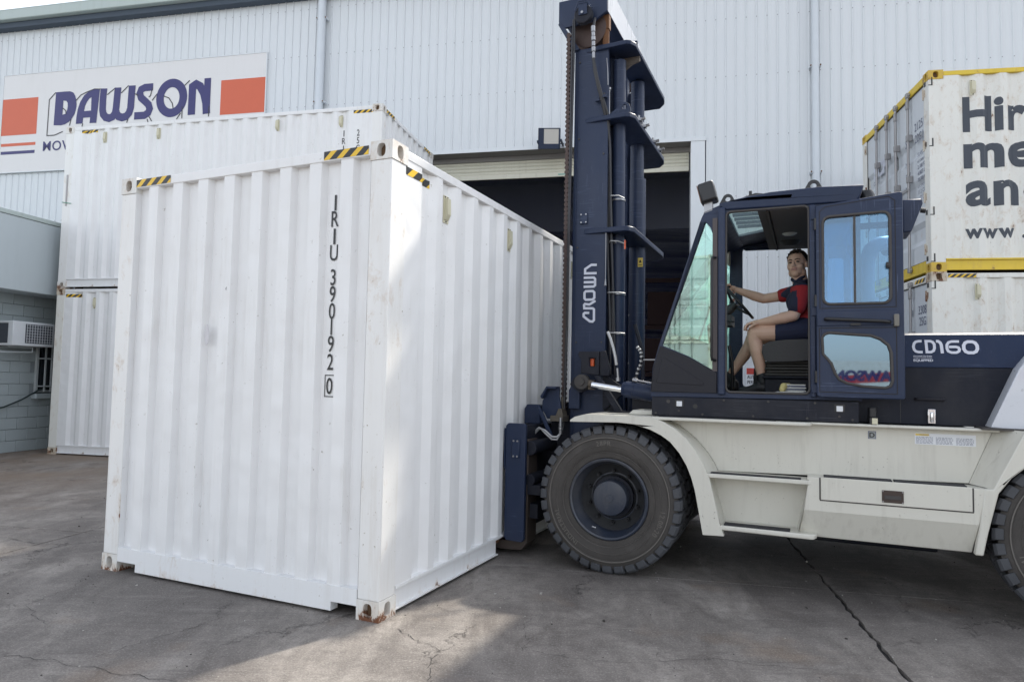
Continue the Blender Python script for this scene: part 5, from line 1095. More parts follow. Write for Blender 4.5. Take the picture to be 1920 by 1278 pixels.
hp = [(.239, 4.70), (.239, 4.895), (.29, 5.28), (.694, 5.28), (.694, 4.721), (.588, 4.655), (.52, 4.60), (.40, 4.60), (.32, 4.615)]
b = MB(); b.prism([(.239, 4.70), (.239, 4.892), (.694, 4.892), (.694, 4.721), (.588, 4.655), (.30, 4.64)], 'y', 2.22, 2.25); b3 = MB(); b3.prism([(.239, 4.70), (.239, 4.892), (.694, 4.892), (.694, 4.721), (.588, 4.655), (.30, 4.64)], 'y', 3.50, 3.53); K(b3, 'mast_head_plate', 'navy', bevel=.005)
mh = K(b, 'mast_head_plate', 'navy', bevel=.005)
b = MB(); b.box((.52, 2.252, 4.73), (.690, 3.498, 4.99)); b.box((.245, 2.252, 4.75), (.33, 3.498, 4.89)); K(b, 'mast_head_beam', 'navy_cap', bevel=.006); b = MB(); b.box((.6905, 2.26, 4.735), (.693, 3.49, 4.985)); K(b, 'head_beam_glare', 'weight')  # pale plate on the navy beam: sun glare put into the colour
b = MB(); b.prism([(.245, 4.70), (.30, 4.64), (.44, 4.42), (.42, 4.41), (.38, 4.42), (.235, 4.68)], 'y', 2.222, 2.30); K(b, 'head_gusset', 'navy')
b = MB(); b.plate([(.70, 4.485), (.896, 4.463), (.896, 4.552), (.70, 4.562)], [[(.785, 4.500), (.80, 4.495), (.812, 4.525), (.785, 4.53)]], 'y', 2.52, 2.54); K(b, 'head_lug', 'navy', bevel=.003)
bl = MB(); bl.cyl((0, -.006, 0), (0, .0, 0), .012, n=10); b0 = lmesh(bl, 'head_bolt', M['steel'], mh, (.495, 2.212, 4.79)); inst(b0, mh, (.537, 2.212, 4.79)); inst(b0, mh, (.496, 2.115, 4.69))
b = MB(); b.lathe([(.0, 0), (.076, 0), (.082, .006), (.074, .02), (.074, .04), (.082, .054), (.076, .06), (0, .06)], (.500, 2.13, 4.685), 'y', 36); ps = K(b, 'hose_sheave', 'navy_lo', smooth=30)
b = MB(); b.box((.462, 2.118, 4.672), (.540, 2.128, 4.775)); b.box((.462, 2.118, 4.765), (.540, 2.22, 4.775)); b.tube([(.445, 2.12, 4.715), (.43, 2.12, 4.72), (.46, 2.12, 4.80), (.54, 2.12, 4.79), (.58, 2.12, 4.72), (.60, 2.12, 4.715)], .006); K(b, 'sheave_bracket', 'navy', ps)
b = MB(); b.lathe([(.0, 0), (.150, 0), (.165, .008), (.150, .02), (.150, .06), (.165, .072), (.15, .08), (0, .08)], (.500, 2.29, 4.62), 'y', 40); K(b, 'chain_wheel', 'chain', smooth=30)
b = MB(); b.lathe([(.0, 0), (.150, 0), (.165, .008), (.150, .02), (.150, .06), (.165, .072), (.15, .08), (0, .08)], (.500, 3.38, 4.62), 'y', 40); K(b, 'chain_wheel', 'chain', smooth=30)
b = MB(); b.cyl((.655, 2.33, 4.42), (.655, 2.33, 4.60), .030, n=16); b.cyl((.66, 2.33, 4.20), (.66, 2.33, 4.42), .016, n=12); b.box((.62, 2.30, 4.60), (.69, 2.36, 4.73)); K(b, 'chain_anchor', 'rust', smooth=40)
# lift chain, link by link
lk = MB()
prf = [(.019*math.cos(R(a))*(1 if abs(math.cos(R(a))) < .9 else 1.15), .0235*math.sin(R(a))) for a in range(0, 360, 30)]
lk.prism(prf, 'y', -.022, .022)
p0 = Vector((.340, 2.235, 4.56)); p1 = Vector((.338, 2.235, 1.12)); L_ = (p1-p0).length; nlk = int(L_/.0415); l0 = None
for k in range(nlk):
    p = p0+(p1-p0)*(k/nlk)
    if l0 is None: l0 = lmesh(lk, 'chain_link', M['chain'], mt, p); l0.rotation_euler = (0, 0, 0)
    else: inst(l0, mt, p)
b = MB(); b.tube([(.344, 3.4, 4.56), (.344, 3.4, 1.15)], .022); K(b, 'far_lift_chain', 'chain')
b = MB(); b.tube([(.392, 2.20, 4.685), (.385, 2.19, 4.4), (.378, 2.19, 3.0), (.372, 2.19, 1.9), (.360, 2.19, 1.30), (.355, 2.19, 1.05), (.350, 2.17, 1.0)], .012, 10); b.tube([(.418, 2.15, 4.685), (.412, 2.17, 4.4), (.392, 2.17, 3.0), (.384, 2.17, 1.9)], .007, 8); K(b, 'chain_side_hose', 'hose', smooth=60)
# cross members
def cross(z, tk, notch, nm='mast_cross_plate'):
    P = [(.452, 2.44), (.452, 2.262), (.52, 2.244), (.635, 2.222), (.87, 2.215), (.905, 2.235), (.938, 2.30), (.945, 3.52), (.925, 3.62), (.86, 3.72), (.452, 3.72), (.452, 3.55), (.70, 3.52), (.72, 2.50), (.70, 2.45)]
    b = MB(); b.prism(P, 'z', z-tk, z); return K(b, nm, 'navy_cap', bevel=.006)
cross(4.418, .040, 0); pl2 = cross(3.775, .042, 0); cross(2.778, .045, 0)
b = MB(); b.prism([(.71, 4.378), (.71, 4.20), (.74, 4.21), (.80, 4.27), (.86, 4.31), (.93, 4.33), (.93, 4.378)], 'y', 2.47, 2.49); b.box((.47, 2.262, 4.16), (.70, 2.285, 4.376)); K(b, 'head_web', plain('dusty_dark_brown', (.10, .085, .075), .8))
b = MB(); b.plate([(.70, 3.776), (.905, 3.776), (.905, 3.82), (.89, 3.86), (.86, 3.88), (.825, 3.87), (.79, 3.84)], [[(.853+.022*math.cos(R(a)), 3.835+.022*math.sin(R(a))) for a in range(0, 360, 30)]], 'y', 2.25, 2.27); K(b, 'lifting_lug', 'navy_cap', pl2, bevel=.003)
for u in (2.45, 2.62, 3.05, 3.30):
    b = MB(); b.box((.90, u, 3.776), (.955, u+.05, 3.80)); b.cyl((.94, u+.025, 3.79), (.985, u+.025, 3.80), .014, n=8); b.cyl((.92, u+.025, 3.79), (.925, u+.025, 3.83), .012, n=8); K(b, 'plate_bolt', 'steel', pl2)
# lift cylinders
def cylr(w, u, r, z0, z1, straps):
    b = MB(); b.cyl((w, u, z0), (w, u, z1), r, n=28); c = K(b, 'lift_cylinder', 'navy', smooth=40)
    for z in straps:
        b = MB(); b.cyl((w, u, z-.008), (w, u, z+.008), r+.006, n=24); K(b, 'cylinder_strap', 'steel', c, smooth=40)
    return c
c_ = cylr(.765, 2.40, .058, .5, 4.32, (3.05, 2.66)); c2_ = cylr(.792, 2.98, .066, .5, 4.36, (2.08, 1.62)); cylr(.768, 2.40, .064, .5, 2.70, (2.21, 1.86)); cylr(.800, 2.98, .078, .5, 3.4, ())
b = MB(); b.tube([(.70, 2.30, 4.03), (.698, 2.30, 4.0), (.70, 2.33, 3.2), (.70, 2.33, 2.85)], .009); b.lathe([(0, .0), (.016, .0), (.016, .02), (0, .02)], (.70, 2.30, 4.03), 'z', 10); K(b, 'breather_pipe', 'steel', c_, smooth=60)
b = MB(); b.tube([(.590, 2.20, 4.655), (.595, 2.16, 4.60), (.590, 2.15, 4.53), (.585, 2.15, 4.44)], .013, 10)
b.tube([(.595, 2.15, 4.28), (.61, 2.15, 4.15), (.64, 2.17, 4.0), (.665, 2.21, 3.88), (.685, 2.26, 3.76), (.69, 2.28, 3.55), (.695, 2.28, 3.0), (.71, 2.28, 2.5), (.735, 2.28, 2.0), (.745, 2.28, 1.5)], .013, 10)
b.tube([(.600, 2.14, 4.26), (.63, 2.15, 4.10), (.66, 2.19, 3.96), (.70, 2.25, 3.80), (.72, 2.27, 3.5), (.73, 2.28, 3.0), (.748, 2.28, 2.5), (.77, 2.28, 2.0), (.785, 2.28, 1.45)], .011, 10)
b.tube([(.70, 2.30, 3.6), (.705, 2.30, 3.0), (.745, 2.29, 2.4), (.76, 2.28, 1.8)], .009, 8); K(b, 'mast_hoses', 'hose', smooth=60)
b = MB()
for z0_, z1_, r_ in ((4.56, 4.51, .019), (4.505, 4.47, .016), (4.465, 4.43, .019), (4.42, 4.38, .016), (4.37, 4.33, .018), (4.325, 4.27, .014)):
    b.cyl((.589+(4.56-z0_)*.03, 2.15, z0_), (.589+(4.56-z1_)*.03, 2.15, z1_), r_, n=10)
K(b, 'hose_fitting', 'steel', smooth=40)
b = MB(); b.box((.635, 2.19, 3.925), (.705, 2.23, 3.95)); b.box((.60, 2.20, 3.905), (.64, 2.23, 3.925)); K(b, 'hose_clamp', 'navy')
for z in (3.06, 2.66): b = MB(); b.tube([(.70, 2.32, z), (.74, 2.265, z+.004), (.80, 2.27, z), (.835, 2.34, z-.01)], .006); K(b, 'hose_tie', 'silver', smooth=60)
for z in (2.21, 1.86): b = MB(); b.tube([(.68, 2.33, z+.004), (.73, 2.255, z+.002), (.81, 2.265, z), (.85, 2.34, z)], .006); K(b, 'hose_tie', 'silver', smooth=60)
b = MB(); b.tube([(.688, 2.25, 4.30), (.700, 2.24, 4.2), (.705, 2.24, 4.05)], .004); b.tube([(.703, 2.235, 2.76), (.703, 2.235, 2.33)], .0035); b.cyl((.703, 2.235, 2.33), (.703, 2.235, 2.27), .004, .012, n=10); K(b, 'limit_cable', 'steel', smooth=60)
b = MB(); b.box((.462, 2.236, 2.825), (.532, 2.249, 2.925)); cp = K(b, 'cover_plate', 'navy', mt, bevel=.006)
bl = MB(); bl.cyl((0, -.005, 0), (0, 0, 0), .007, n=8); b0 = lmesh(bl, 'plate_bolt', M['steel'], cp, (.475, 2.236, 2.84))
b0.location = Vector((.475, 2.236, 2.84))-BASE[ft.name]
for x, z in ((.519, 2.84), (.475, 2.91), (.519, 2.91)): inst(b0, cp, (x, 2.236, z))
for pts in ([(.62, 2.457), (.57, 2.459), (.514, 2.424), (.514, 2.386), (.619, 2.384)], [(.502, 2.348), (.594, 2.346), (.606, 2.333), (.606, 2.278), (.594, 2.267), (.502, 2.268)], [(.503, 2.308), (.606, 2.306)],
            [(.557, 2.037), (.516, 2.038), (.506, 2.029), (.506, 2.006), (.563, 1.962), (.588, 1.960), (.600, 1.973), (.599, 2.066), (.588, 2.076), (.511, 2.078), (.508, 2.107), (.517, 2.117), (.556, 2.110), (.612, 2.142)]):
    b = MB(); b.ribbon(pts, .021, 'y', 2.2475); K(b, 'lettering', 'logo', mt, recalc=False, orient=(0, -1, 0))
b = MB(); b.ribbon([(.522, 2.228), (.586, 2.228), (.600, 2.215), (.601, 2.168), (.585, 2.153), (.523, 2.153), (.511, 2.166), (.511, 2.215)], .021, 'y', 2.2475, closed=True); K(b, 'lettering', 'logo', mt, recalc=False, orient=(0, -1, 0))
b = MB(); b.box((.825, 2.905, 2.535), (.872, 2.910, 2.62)); wn = K(b, 'warning_sticker', 'warn', c2_)
b = MB(); b.add([(.835, 2.9035, 2.575), (.862, 2.9035, 2.575), (.8485, 2.9035, 2.605)], [(0, 1, 2)]); b.box((.832, 2.9035, 2.55), (.866, 2.9045, 2.555)); K(b, 'sticker_print', 'black', wn, recalc=False)
b = MB(); b.box((.838, 2.34, 2.60), (.848, 2.36, 2.68)); K(b, 'warning_sticker', 'orange', c_)
# tilt gear and side light
b = MB(); P = [(.511, 1.668), (.530, 1.688), (.700, 1.694), (.700, 1.490), (.541, 1.505), (.541, 1.62)]
b.plate(P, [[(.612, 1.567), (.672, 1.562), (.672, 1.635), (.612, 1.638)]], 'y', 2.08, 2.10); b.prism([(.700, 1.694), (.745, 1.70), (.79, 1.54), (.785, 1.49), (.700, 1.488)], 'y', 2.10, 2.14); b.box((.512, 2.10, 1.665), (.700, 2.26, 1.692)); lbx = K(b, 'lamp_guard', 'navy_lo', bevel=.006)
b = MB(); b.box((.606, 2.15, 1.555), (.690, 2.16, 1.645)); K(b, 'lamp_back', 'black', lbx)
b = MB(); b.box((.612, 2.12, 1.568), (.642, 2.15, 1.634)); K(b, 'indicator_lens', 'orange', lbx, bevel=.003)
b = MB(); b.prism([(.436, 1.41), (.470, 1.47), (.535, 1.485), (.60, 1.46), (.628, 1.42), (.60, 1.375), (.535, 1.340), (.50, 1.36)], 'y', 2.10, 2.14); tp = K(b, 'tilt_pivot_plate', 'navy_lo', bevel=.005)
b = MB(); b.cyl((.560, 2.04, 1.435), (.560, 2.10, 1.435), .062, n=24); b.cyl((.560, 2.02, 1.435), (.560, 2.04, 1.435), .030, n=12); b.cyl((.505, 2.08, 1.450), (.505, 2.10, 1.450), .016, n=8); K(b, 'pivot_pin', 'seal', tp, smooth=30)
b = MB(); b.box((.62, 2.03, 1.37), (.675, 2.09, 1.45)); b.cyl((.64, 2.00, 1.42), (.70, 2.00, 1.405), .03, n=12); K(b, 'rod_end', plain('greasy_brown', (.09, .07, .05), .6), tp, bevel=.005)
b = MB(); b.cyl((.68, 1.96, 1.412), (.95, 1.96, 1.375), .028, n=20); K(b, 'tilt_rod', 'chrome', smooth=40)
b = MB(); b.cyl((.935, 1.96, 1.387), (.965, 1.96, 1.383), .052, .066, n=28); b.cyl((.965, 1.96, 1.383), (1.40, 1.96, 1.322), .066, n=28); b.cyl((1.02, 1.96, 1.376), (1.03, 1.96, 1.374), .070, n=28); b.cyl((1.14, 1.90, 1.43), (1.20, 1.88, 1.415), .008); K(b, 'tilt_cylinder', 'navy_cap', smooth=35)
b = MB(); P = [(.676, 1.487), (.722, 1.487), (.915, 1.200), (.858, 1.190)]; b.prism(P, 'y', 2.02, 2.07); K(b, 'fender_strut', 'navy_lo', bevel=.004)
b = MB(); b.prism([(.80, 1.192), (1.02, 1.192), (1.0, 1.20), (.82, 1.20)], 'y', 1.98, 2.12); K(b, 'strut_foot', 'navy_lo')
b = MB(); b.prism([(.70, 1.50), (.745, 1.48), (.87, 1.40), (.91, 1.38), (.83, 1.30), (.74, 1.22), (.70, 1.2)], 'y', 2.20, 2.24); b.box((.70, 2.24, .3), (.80, 2.46, 1.5)); K(b, 'mast_foot_bracket', 'navy_lo')
b = MB(); b.tube([(.905, 1.93, 1.475), (.902, 1.93, 1.51), (.898, 1.93, 1.55)], .010); b.cyl((.905, 1.93, 1.445), (.905, 1.93, 1.475), .018, n=10); K(b, 'steel_port', 'steel', smooth=50)
b = MB(); b.tube([(.812, 1.94, 1.845), (.838, 1.93, 1.79), (.866, 1.92, 1.71), (.884, 1.92, 1.635), (.893, 1.92, 1.575)], .0115, 10); K(b, 'white_sleeve', 'silver', smooth=60)
b = MB(); P = [(1.05, 1.98, 1.72), (1.075, 1.98, 1.69), (1.083, 1.98, 1.64), (1.075, 1.98, 1.58), (1.055, 1.98, 1.535), (1.04, 1.98, 1.47)]; b.tube(P, .010, 10)
sp = K(b, 'spiral_hose', 'hose', smooth=60)
for k in range(9):
    t = k/8*(len(P)-1.001); i = int(t); p = Vector(P[i]).lerp(Vector(P[i+1]), t-i); d = (Vector(P[i+1])-Vector(P[i])).normalized()
    b = MB(); b.cyl(p-d*.007, p+d*.007, .0135, n=12); K(b, 'spiral_wrap', 'silver', sp, smooth=50)
b = MB(); b.cyl((1.02, 1.95, 1.46), (1.06, 1.95, 1.45), .016, n=10); b.cyl((1.05, 1.95, 1.455), (1.20, 1.95, 1.43), .007, n=8); b.cyl((1.10, 1.98, 1.62), (1.26, 1.98, 1.62), .006, n=8); K(b, 'steel_line', 'steel', smooth=40)
b = MB(); b.tube([(.90, 2.5, 1.95), (.96, 2.5, 1.75), (1.0, 2.4, 1.50), (1.02, 2.3, 1.2)], .016, 10); b.tube([(.95, 2.3, 1.3), (1.0, 2.2, 1.2), (1.1, 2.1, 1.19)], .016, 10); b.box((.98, 2.1, 1.19), (1.2, 2.5, 1.30)); K(b, 'valve_block', 'navy_lo', smooth=40)
b = MB(); b.prism([(1.02, 1.190), (1.06, 1.225), (1.23, 1.225), (1.23, 1.190)], 'y', 1.8, 2.1); K(b, 'fender_hatch', 'beige', bevel=.006)
# --- fork carriage
b = MB(); b.prism([(.010, .150), (.030, .130), (.170, .125), (.186, .150), (.188, 1.065), (.170, 1.082), (.030, 1.082), (.010, 1.060)], 'y', 1.735, 1.775); ce = K(b, 'carriage_end_plate', 'navy', bevel=.005)
b = MB(); b.box((.070, 1.722, .80), (.140, 1.735, .955)); cp2 = K(b, 'cover_plate', 'navy', ce, bevel=.008)
bl = MB(); bl.cyl((0, -.005, 0), (0, 0, 0), .008, n=8); b0 = None
for x, z in ((.088, .815), (.122, .815), (.088, .94), (.122, .94)):
    if b0 is None: b0 = lmesh(bl, 'plate_bolt', M['steel'], cp2, (x, 1.722, z))
    else: inst(b0, cp2, (x, 1.722, z))
b = MB(); b.box((.0, 1.74, .70), (.012, 1.80, 1.0)); b.box((-.000, 1.728, .72), (.010, 1.745, 1.04)); K(b, 'guide_strip', 'navy_cap', ce)
b = MB(); b.box((.045, 1.775, .93), (.17, 3.95, 1.06)); b.box((.045, 1.775, .22), (.17, 3.95, .36)); b.box((.05, 1.775, .36), (.10, 3.95, .93)); b.box((.20, 2.30, .25), (.38, 2.42, 1.25)); b.box((.20, 3.30, .25), (.38, 3.42, 1.25)); K(b, 'carriage_frame', 'navy_lo', bevel=.004)
for u0 in (1.80, 4.02):
    b = MB(); P = [(.19, .95), (.11, .95), (.10, .20), (.05, .115), (-1.75, .045), (-1.75, .035), (.05, .038), (.14, .045), (.19, .11)]
    b.prism(P, 'y', u0, u0+.20); K(b, 'fork', plain('worn_brown_steel', (.075, .058, .050), .6, .3), bevel=.006)
    b = MB(); b.cyl((.09, u0+.02, .075), (.09, u0+.2, .075), .045, n=16)
b = MB(); b.prism([(.010, 1.06), (.010, 1.19), (.035, 1.228), (.150, 1.228), (.160, 1.20), (.160, 1.06)], 'y', 2.12, 2.20); cb2 = K(b, 'carriage_block', 'navy', bevel=.008)
bl = MB(); bl.cyl((0, -.006, 0), (0, 0, 0), .010, n=8); b0 = None
for x, z in ((.050, 1.205), (.125, 1.205), (.050, 1.13), (.125, 1.13)):
    if b0 is None: b0 = lmesh(bl, 'block_bolt', M['navy'], cb2, (x, 2.12, z))
    else: inst(b0, cb2, (x, 2.12, z))
b = MB(); b.prism([(.172, 1.190), (.175, 1.26), (.240, 1.380), (.330, 1.384), (.330, 1.30), (.36, 1.16), (.36, 1.11), (.22, 1.11), (.20, 1.15)], 'y', 2.13, 2.16); b.prism([(.185, 1.30), (.240, 1.39), (.330, 1.39), (.330, 1.37), (.245, 1.37), (.20, 1.28)], 'y', 2.05, 2.16); b.prism([(.165, 1.20), (.20, 1.20), (.32, .955), (.285, .955)], 'y', 2.03, 2.06); b.prism([(.40, 1.36), (.46, 1.46), (.50, 1.46), (.50, 1.2), (.40, 1.2)], 'y', 2.18, 2.22); K(b, 'chain_bracket', 'navy', bevel=.005)
b = MB(); b.box((.27, 2.08, 1.09), (.385, 2.24, 1.14)); b.cyl((.345, 2.2, 1.12), (.345, 2.2, 1.30), .020, n=12); b.prism([(.31, 1.135), (.38, 1.135), (.365, 1.20), (.335, 1.20)], 'y', 2.10, 2.22); K(b, 'chain_foot', plain('oily_grey', (.10, .085, .065), .5), bevel=.004)
# fasteners along the cab, the mast and the carriage
bl = MB(); bl.cyl((0, -.006, 0), (0, 0, 0), .0085, n=6); bb0 = None
for p in [(.44, 2.249, z) for z in (4.30, 3.60, 2.62, 1.78, 1.30)]+[(.67, 2.249, z) for z in (3.98, 3.44, 1.78)]+[(x, 1.699, 1.215) for x in (1.26, 1.60, 1.95, 2.30, 2.58)]+[(x, 1.699, 1.322) for x in (1.75, 2.05, 2.35)]:
    if bb0 is None: bb0 = lmesh(bl, 'hex_bolt', M['seal'], ft, p)
    else: inst(bb0, ft, p)
for z in (1.42, 1.95, 2.62):
    hq = MB(); hq.box((2.330, U1-.042, z-.03), (2.366, U1-.030, z+.03)); K(hq, 'hinge_leaf', 'navy', cs, bevel=.003)
for dx, r_ in ((0, .010), (.022, .009)):
    b = MB(); b.tube([(.158+dx, 2.0, .63), (.125+dx, 2.0, .74), (.112+dx, 2.0, .86), (.140+dx, 2.0, .985), (.200+dx*.5, 2.0, 1.035), (.256, 2.0, 1.016-dx), (.318, 2.0, .966-dx), (.365, 2.0, .966-dx), (.385, 2.02, .99)], r_, 10); K(b, 'carriage_hose', 'silver', smooth=60)
b = MB()
for z0_, z1_, r_ in ((.99, 1.02, .016), (1.025, 1.05, .020), (1.055, 1.08, .016), (1.08, 1.13, .012)): b.cyl((.388, 2.02, z0_), (.388, 2.02, z1_), r_, n=10)
b.cyl((.13, 1.98, .62), (.20, 1.98, .64), .014, n=8); K(b, 'hose_fitting', 'steel', smooth=40)
b = MB(); b.box((.18, 1.80, .50), (.30, 2.2, .58)); b.box((.18, 1.85, .3), (.26, 2.2, .42)); b.cyl((.2, 1.8, .62), (.2, 2.3, .62), .05, n=16); b.cyl((.2, 1.8, .88), (.2, 2.3, .88), .06, n=16); K(b, 'fork_positioner', 'navy_lo', bevel=.005)
# ------------------------------------------------------------------ the driver
def sphere(b, c, r, n=14, m=10, rot=None):
    c = Vector(c); r = Vector(r if hasattr(r, '__len__') else (r, r, r)); vv = [(0, 0, 1)]
    for i in range(1, m):
        t = math.pi*i/m
        vv += [(math.sin(t)*math.cos(2*math.pi*j/n), math.sin(t)*math.sin(2*math.pi*j/n), math.cos(t)) for j in range(n)]
    vv.append((0, 0, -1)); P = []
    for v in vv:
        p = Vector((v[0]*r.x, v[1]*r.y, v[2]*r.z)); P.append((rot @ p if rot else p)+c)
    ff = [(0, 1+j, 1+(j+1) % n) for j in range(n)]
    for i in range(m-2):
        a = 1+i*n; ff += [(a+j, a+n+j, a+n+(j+1) % n, a+(j+1) % n) for j in range(n)]
    a = 1+(m-2)*n; ff += [(a+j, len(vv)-1, a+(j+1) % n) for j in range(n)]
    b.add(P, ff)
def limb(b, pts):
    for (p, r), (q, s_) in zip(pts[:-1], pts[1:]):
        b.cyl(p, q, r, s_, n=16)
    for p, r in pts: sphere(b, p, r)
def fuse(name, mb, mats, parent, vox, smooth=3, pick=None, disp=0, cut=None, label=None):
    off = rootbase(parent); me = bpy.data.meshes.new(name)
    me.from_pydata([(v[0]-off.x, v[1]-off.y, v[2]-off.z) for v in mb.v], [], mb.f)
    tmp = bpy.data.objects.new('tmp', me); C.objects.link(tmp)
    bm = bmesh.new(); bm.from_mesh(me); bmesh.ops.recalc_face_normals(bm, faces=bm.faces[:]); bm.to_mesh(me); bm.free()
    m_ = tmp.modifiers.new('r', 'REMESH'); m_.mode = 'VOXEL'; m_.voxel_size = vox
    s_ = tmp.modifiers.new('s', 'SMOOTH'); s_.iterations = smooth; s_.factor = .5
    dg = bpy.context.evaluated_depsgraph_get(); ev = tmp.evaluated_get(dg); m2 = bpy.data.meshes.new_from_object(ev)
    bpy.data.objects.remove(tmp); bpy.data.meshes.remove(me); m2.name = name; m2.materials.clear()
    for mt in mats: m2.materials.append(mt)
    if cut:
        bm = bmesh.new(); bm.from_mesh(m2); bmesh.ops.delete(bm, geom=[f for f in bm.faces if cut(f.calc_center_median()+off)], context='FACES'); bm.to_mesh(m2); bm.free()
    if pick:
        for p in m2.polygons: p.material_index = pick(p.center+off, p.normal)
    for p in m2.polygons: p.use_smooth = True
    o = bpy.data.objects.new(name, m2); C.objects.link(o); o.parent = parent
    if label: o['label'] = label
    return o
pn = thing('person', 'seated driver in a red and navy polo and shorts, one hand on the steering wheel', 'person', 'K', (2.25, 2.6, 1.352))
HC_ = Vector((2.226, 2.600, 2.436)); face = Vector((-.30, -.95, 0)).normalized()
hr = Matrix((( -face.y, -face.x, 0), (face.x, -face.y, 0), (0, 0, 1)))       # columns: right, back, up (approx)
rx = Vector((-face.y, face.x, 0)); by = -face; uz = Vector((0, 0, 1))
tilt = R(6); uz = (Vector((0, 0, 1))*math.cos(tilt)-rx*math.sin(tilt)*.6+by*.06).normalized(); rx = by.cross(uz).normalized()
HM = Matrix((rx, by, uz)).transposed()
def H(x, y, z): return HC_+HM @ Vector((x, y, z))
b = MB()
sphere(b, H(0, .018, .030), (.077, .094, .088), 20, 14, HM); sphere(b, H(0, -.012, -.035), (.0635, .069, .078), 18, 12, HM); sphere(b, H(0, -.040, -.085), (.034, .034, .030), 14, 10, HM)
for s_ in (-1, 1):
    sphere(b, H(s_*.040, -.038, -.030), (.024, .034, .030), 12, 8, HM); sphere(b, H(s_*.074, .012, -.010), (.009, .018, .031), 10, 8, HM); sphere(b, H(s_*.052, .0, -.070), (.018, .035, .030), 10, 8, HM)
    sphere(b, H(s_*.027, -.068, .022), (.022, .014, .009), 10, 8, HM)
limb(b, [(H(0, -.078, .008), .008), (H(0, -.094, -.022), .0115)]); sphere(b, H(0.010, -.084, -.026), .009); sphere(b, H(-.010, -.084, -.026), .009)
sphere(b, H(0, -.074, -.052), (.025, .013, .008), 10, 8, HM); sphere(b, H(0, -.070, -.062), (.021, .012, .008), 10, 8, HM)
limb(b, [((2.262, 2.615, 2.225), .064), (H(0, .025, -.075), .059)])
sh = (2.262, 2.435, 2.190); 
limb(b, [((2.30, 2.61, 1.90), .13), ((2.305, 2.61, 2.05), .12), ((2.30, 2.61, 2.16), .10)])
limb(b, [(sh, .052), ((2.232, 2.41, 2.08), .050), ((2.205, 2.395, 1.992), .043), ((2.13, 2.40, 1.976), .047), ((2.03, 2.412, 1.957), .037), ((1.948, 2.422, 1.944), .026)])
limb(b, [((2.175, 2.785, 2.222), .050), ((2.06, 2.80, 2.195), .044), ((1.955, 2.805, 2.183), .041), ((1.88, 2.79, 2.207), .042), ((1.80, 2.755, 2.236), .033), ((1.737, 2.725, 2.258), .024)])
# near hand resting on the knee
limb(b, [((1.948, 2.422, 1.944), .026), ((1.915, 2.428, 1.944), .022)])
sphere(b, (1.905, 2.432, 1.942), (.038, .040, .017), 14, 10)
for k, (du, ln) in enumerate(((-.030, .85), (-.010, 1.0), (.011, .97), (.031, .78))):
    x = 1.880; limb(b, [((x, 2.432+du, 1.940), .0105), ((x-.030*ln, 2.432+du*1.15, 1.930), .0098), ((x-.048*ln, 2.432+du*1.2, 1.908), .009), ((x-.052*ln, 2.432+du*1.2, 1.885), .008)])
limb(b, [((1.925, 2.400, 1.935), .012), ((1.895, 2.383, 1.918), .0105), ((1.872, 2.378, 1.900), .0095)])
# far hand closed on the steering knob
kn = kp-nrm*.03
sphere(b, (1.705, 2.712, 2.272), (.036, .030, .022), 14, 10)
for k in range(4):
    o_ = Vector((.004*k, 0, -.019*k+.022)); q0 = Vector((1.682, 2.705, 2.275))+o_; limb(b, [(q0, .0105), (q0+Vector((-.026, -.012, 0)), .0098), (q0+Vector((-.038, -.036, -.002)), .009), (q0+Vector((-.022, -.050, -.004)), .008)])
limb(b, [((1.705, 2.690, 2.283), .012), ((1.688, 2.668, 2.296), .0105), ((1.668, 2.655, 2.296), .0092)])
# legs
limb(b, [((2.27, 2.50, 1.885), .092), ((2.12, 2.475, 1.868), .078), ((1.98, 2.46, 1.862), .069), ((1.905, 2.455, 1.862), .058), ((1.900, 2.457, 1.80), .054), ((1.926, 2.46, 1.715), .060), ((1.943, 2.462, 1.62), .049), ((1.952, 2.462, 1.53), .034), ((1.962, 2.462, 1.46), .036)])
limb(b, [((2.27, 2.72, 1.885), .092), ((2.08, 2.755, 1.865), .076), ((1.93, 2.775, 1.845), .062), ((1.865, 2.78, 1.835), .056), ((1.835, 2.785, 1.77), .050), ((1.795, 2.79, 1.69), .052), ((1.735, 2.795, 1.60), .040), ((1.685, 2.80, 1.53), .034), ((1.668, 2.80, 1.48), .036)])
def skinpick(p, n):
    q = HM.transposed() @ (p-HC_)
    if -.105 < q.z < -.045 and q.y < .03 and abs(q.x) < .075: return 1 if not (q.z > -.066 and abs(q.x) < .024 and q.y < -.06) else 2
    return 0
body = fuse('body', b, [M['skin'], M['beard'], M['lip']], pn, .0046, 4, pick=skinpick)
for s_ in (-1, 1):
    b = MB(); sphere(b, H(s_*.029, -.0655, .006), (.012, .010, .0055), 12, 8, HM); o_ = b.build('eye', M['eye'], pn, smooth=80)
    b = MB(); limb(b, [(H(s_*.013, -.081, .0255), .0035), (H(s_*.030, -.080, .030), .0038), (H(s_*.046, -.066, .024), .003)]); b.build('eyebrow', M['brow'], pn, smooth=60)
    b = MB(); limb(b, [(H(s_*.018, -.0755, .0085), .0022), (H(s_*.029, -.0765, .0125), .0026), (H(s_*.042, -.068, .008), .0022)]); b.build('eyelid', M['brow'], pn, smooth=60)
b = MB(); rnd = random.Random(3)
sphere(b, H(0, .026, .044), (.081, .098, .084), 20, 14, HM)
for k in range(60):
    a = rnd.uniform(0, 2*math.pi); e_ = rnd.uniform(.25, 1.35); d = Vector((math.cos(a)*math.cos(e_)*.073, math.sin(a)*math.cos(e_)*.094+.02, math.sin(e_)*.078+.042))
    limb(b, [(H(*d), .010), (H(d.x*1.05+rnd.uniform(-.008, .008), d.y*1.03-.016, d.z*1.03+rnd.uniform(0, .006)), .005)])
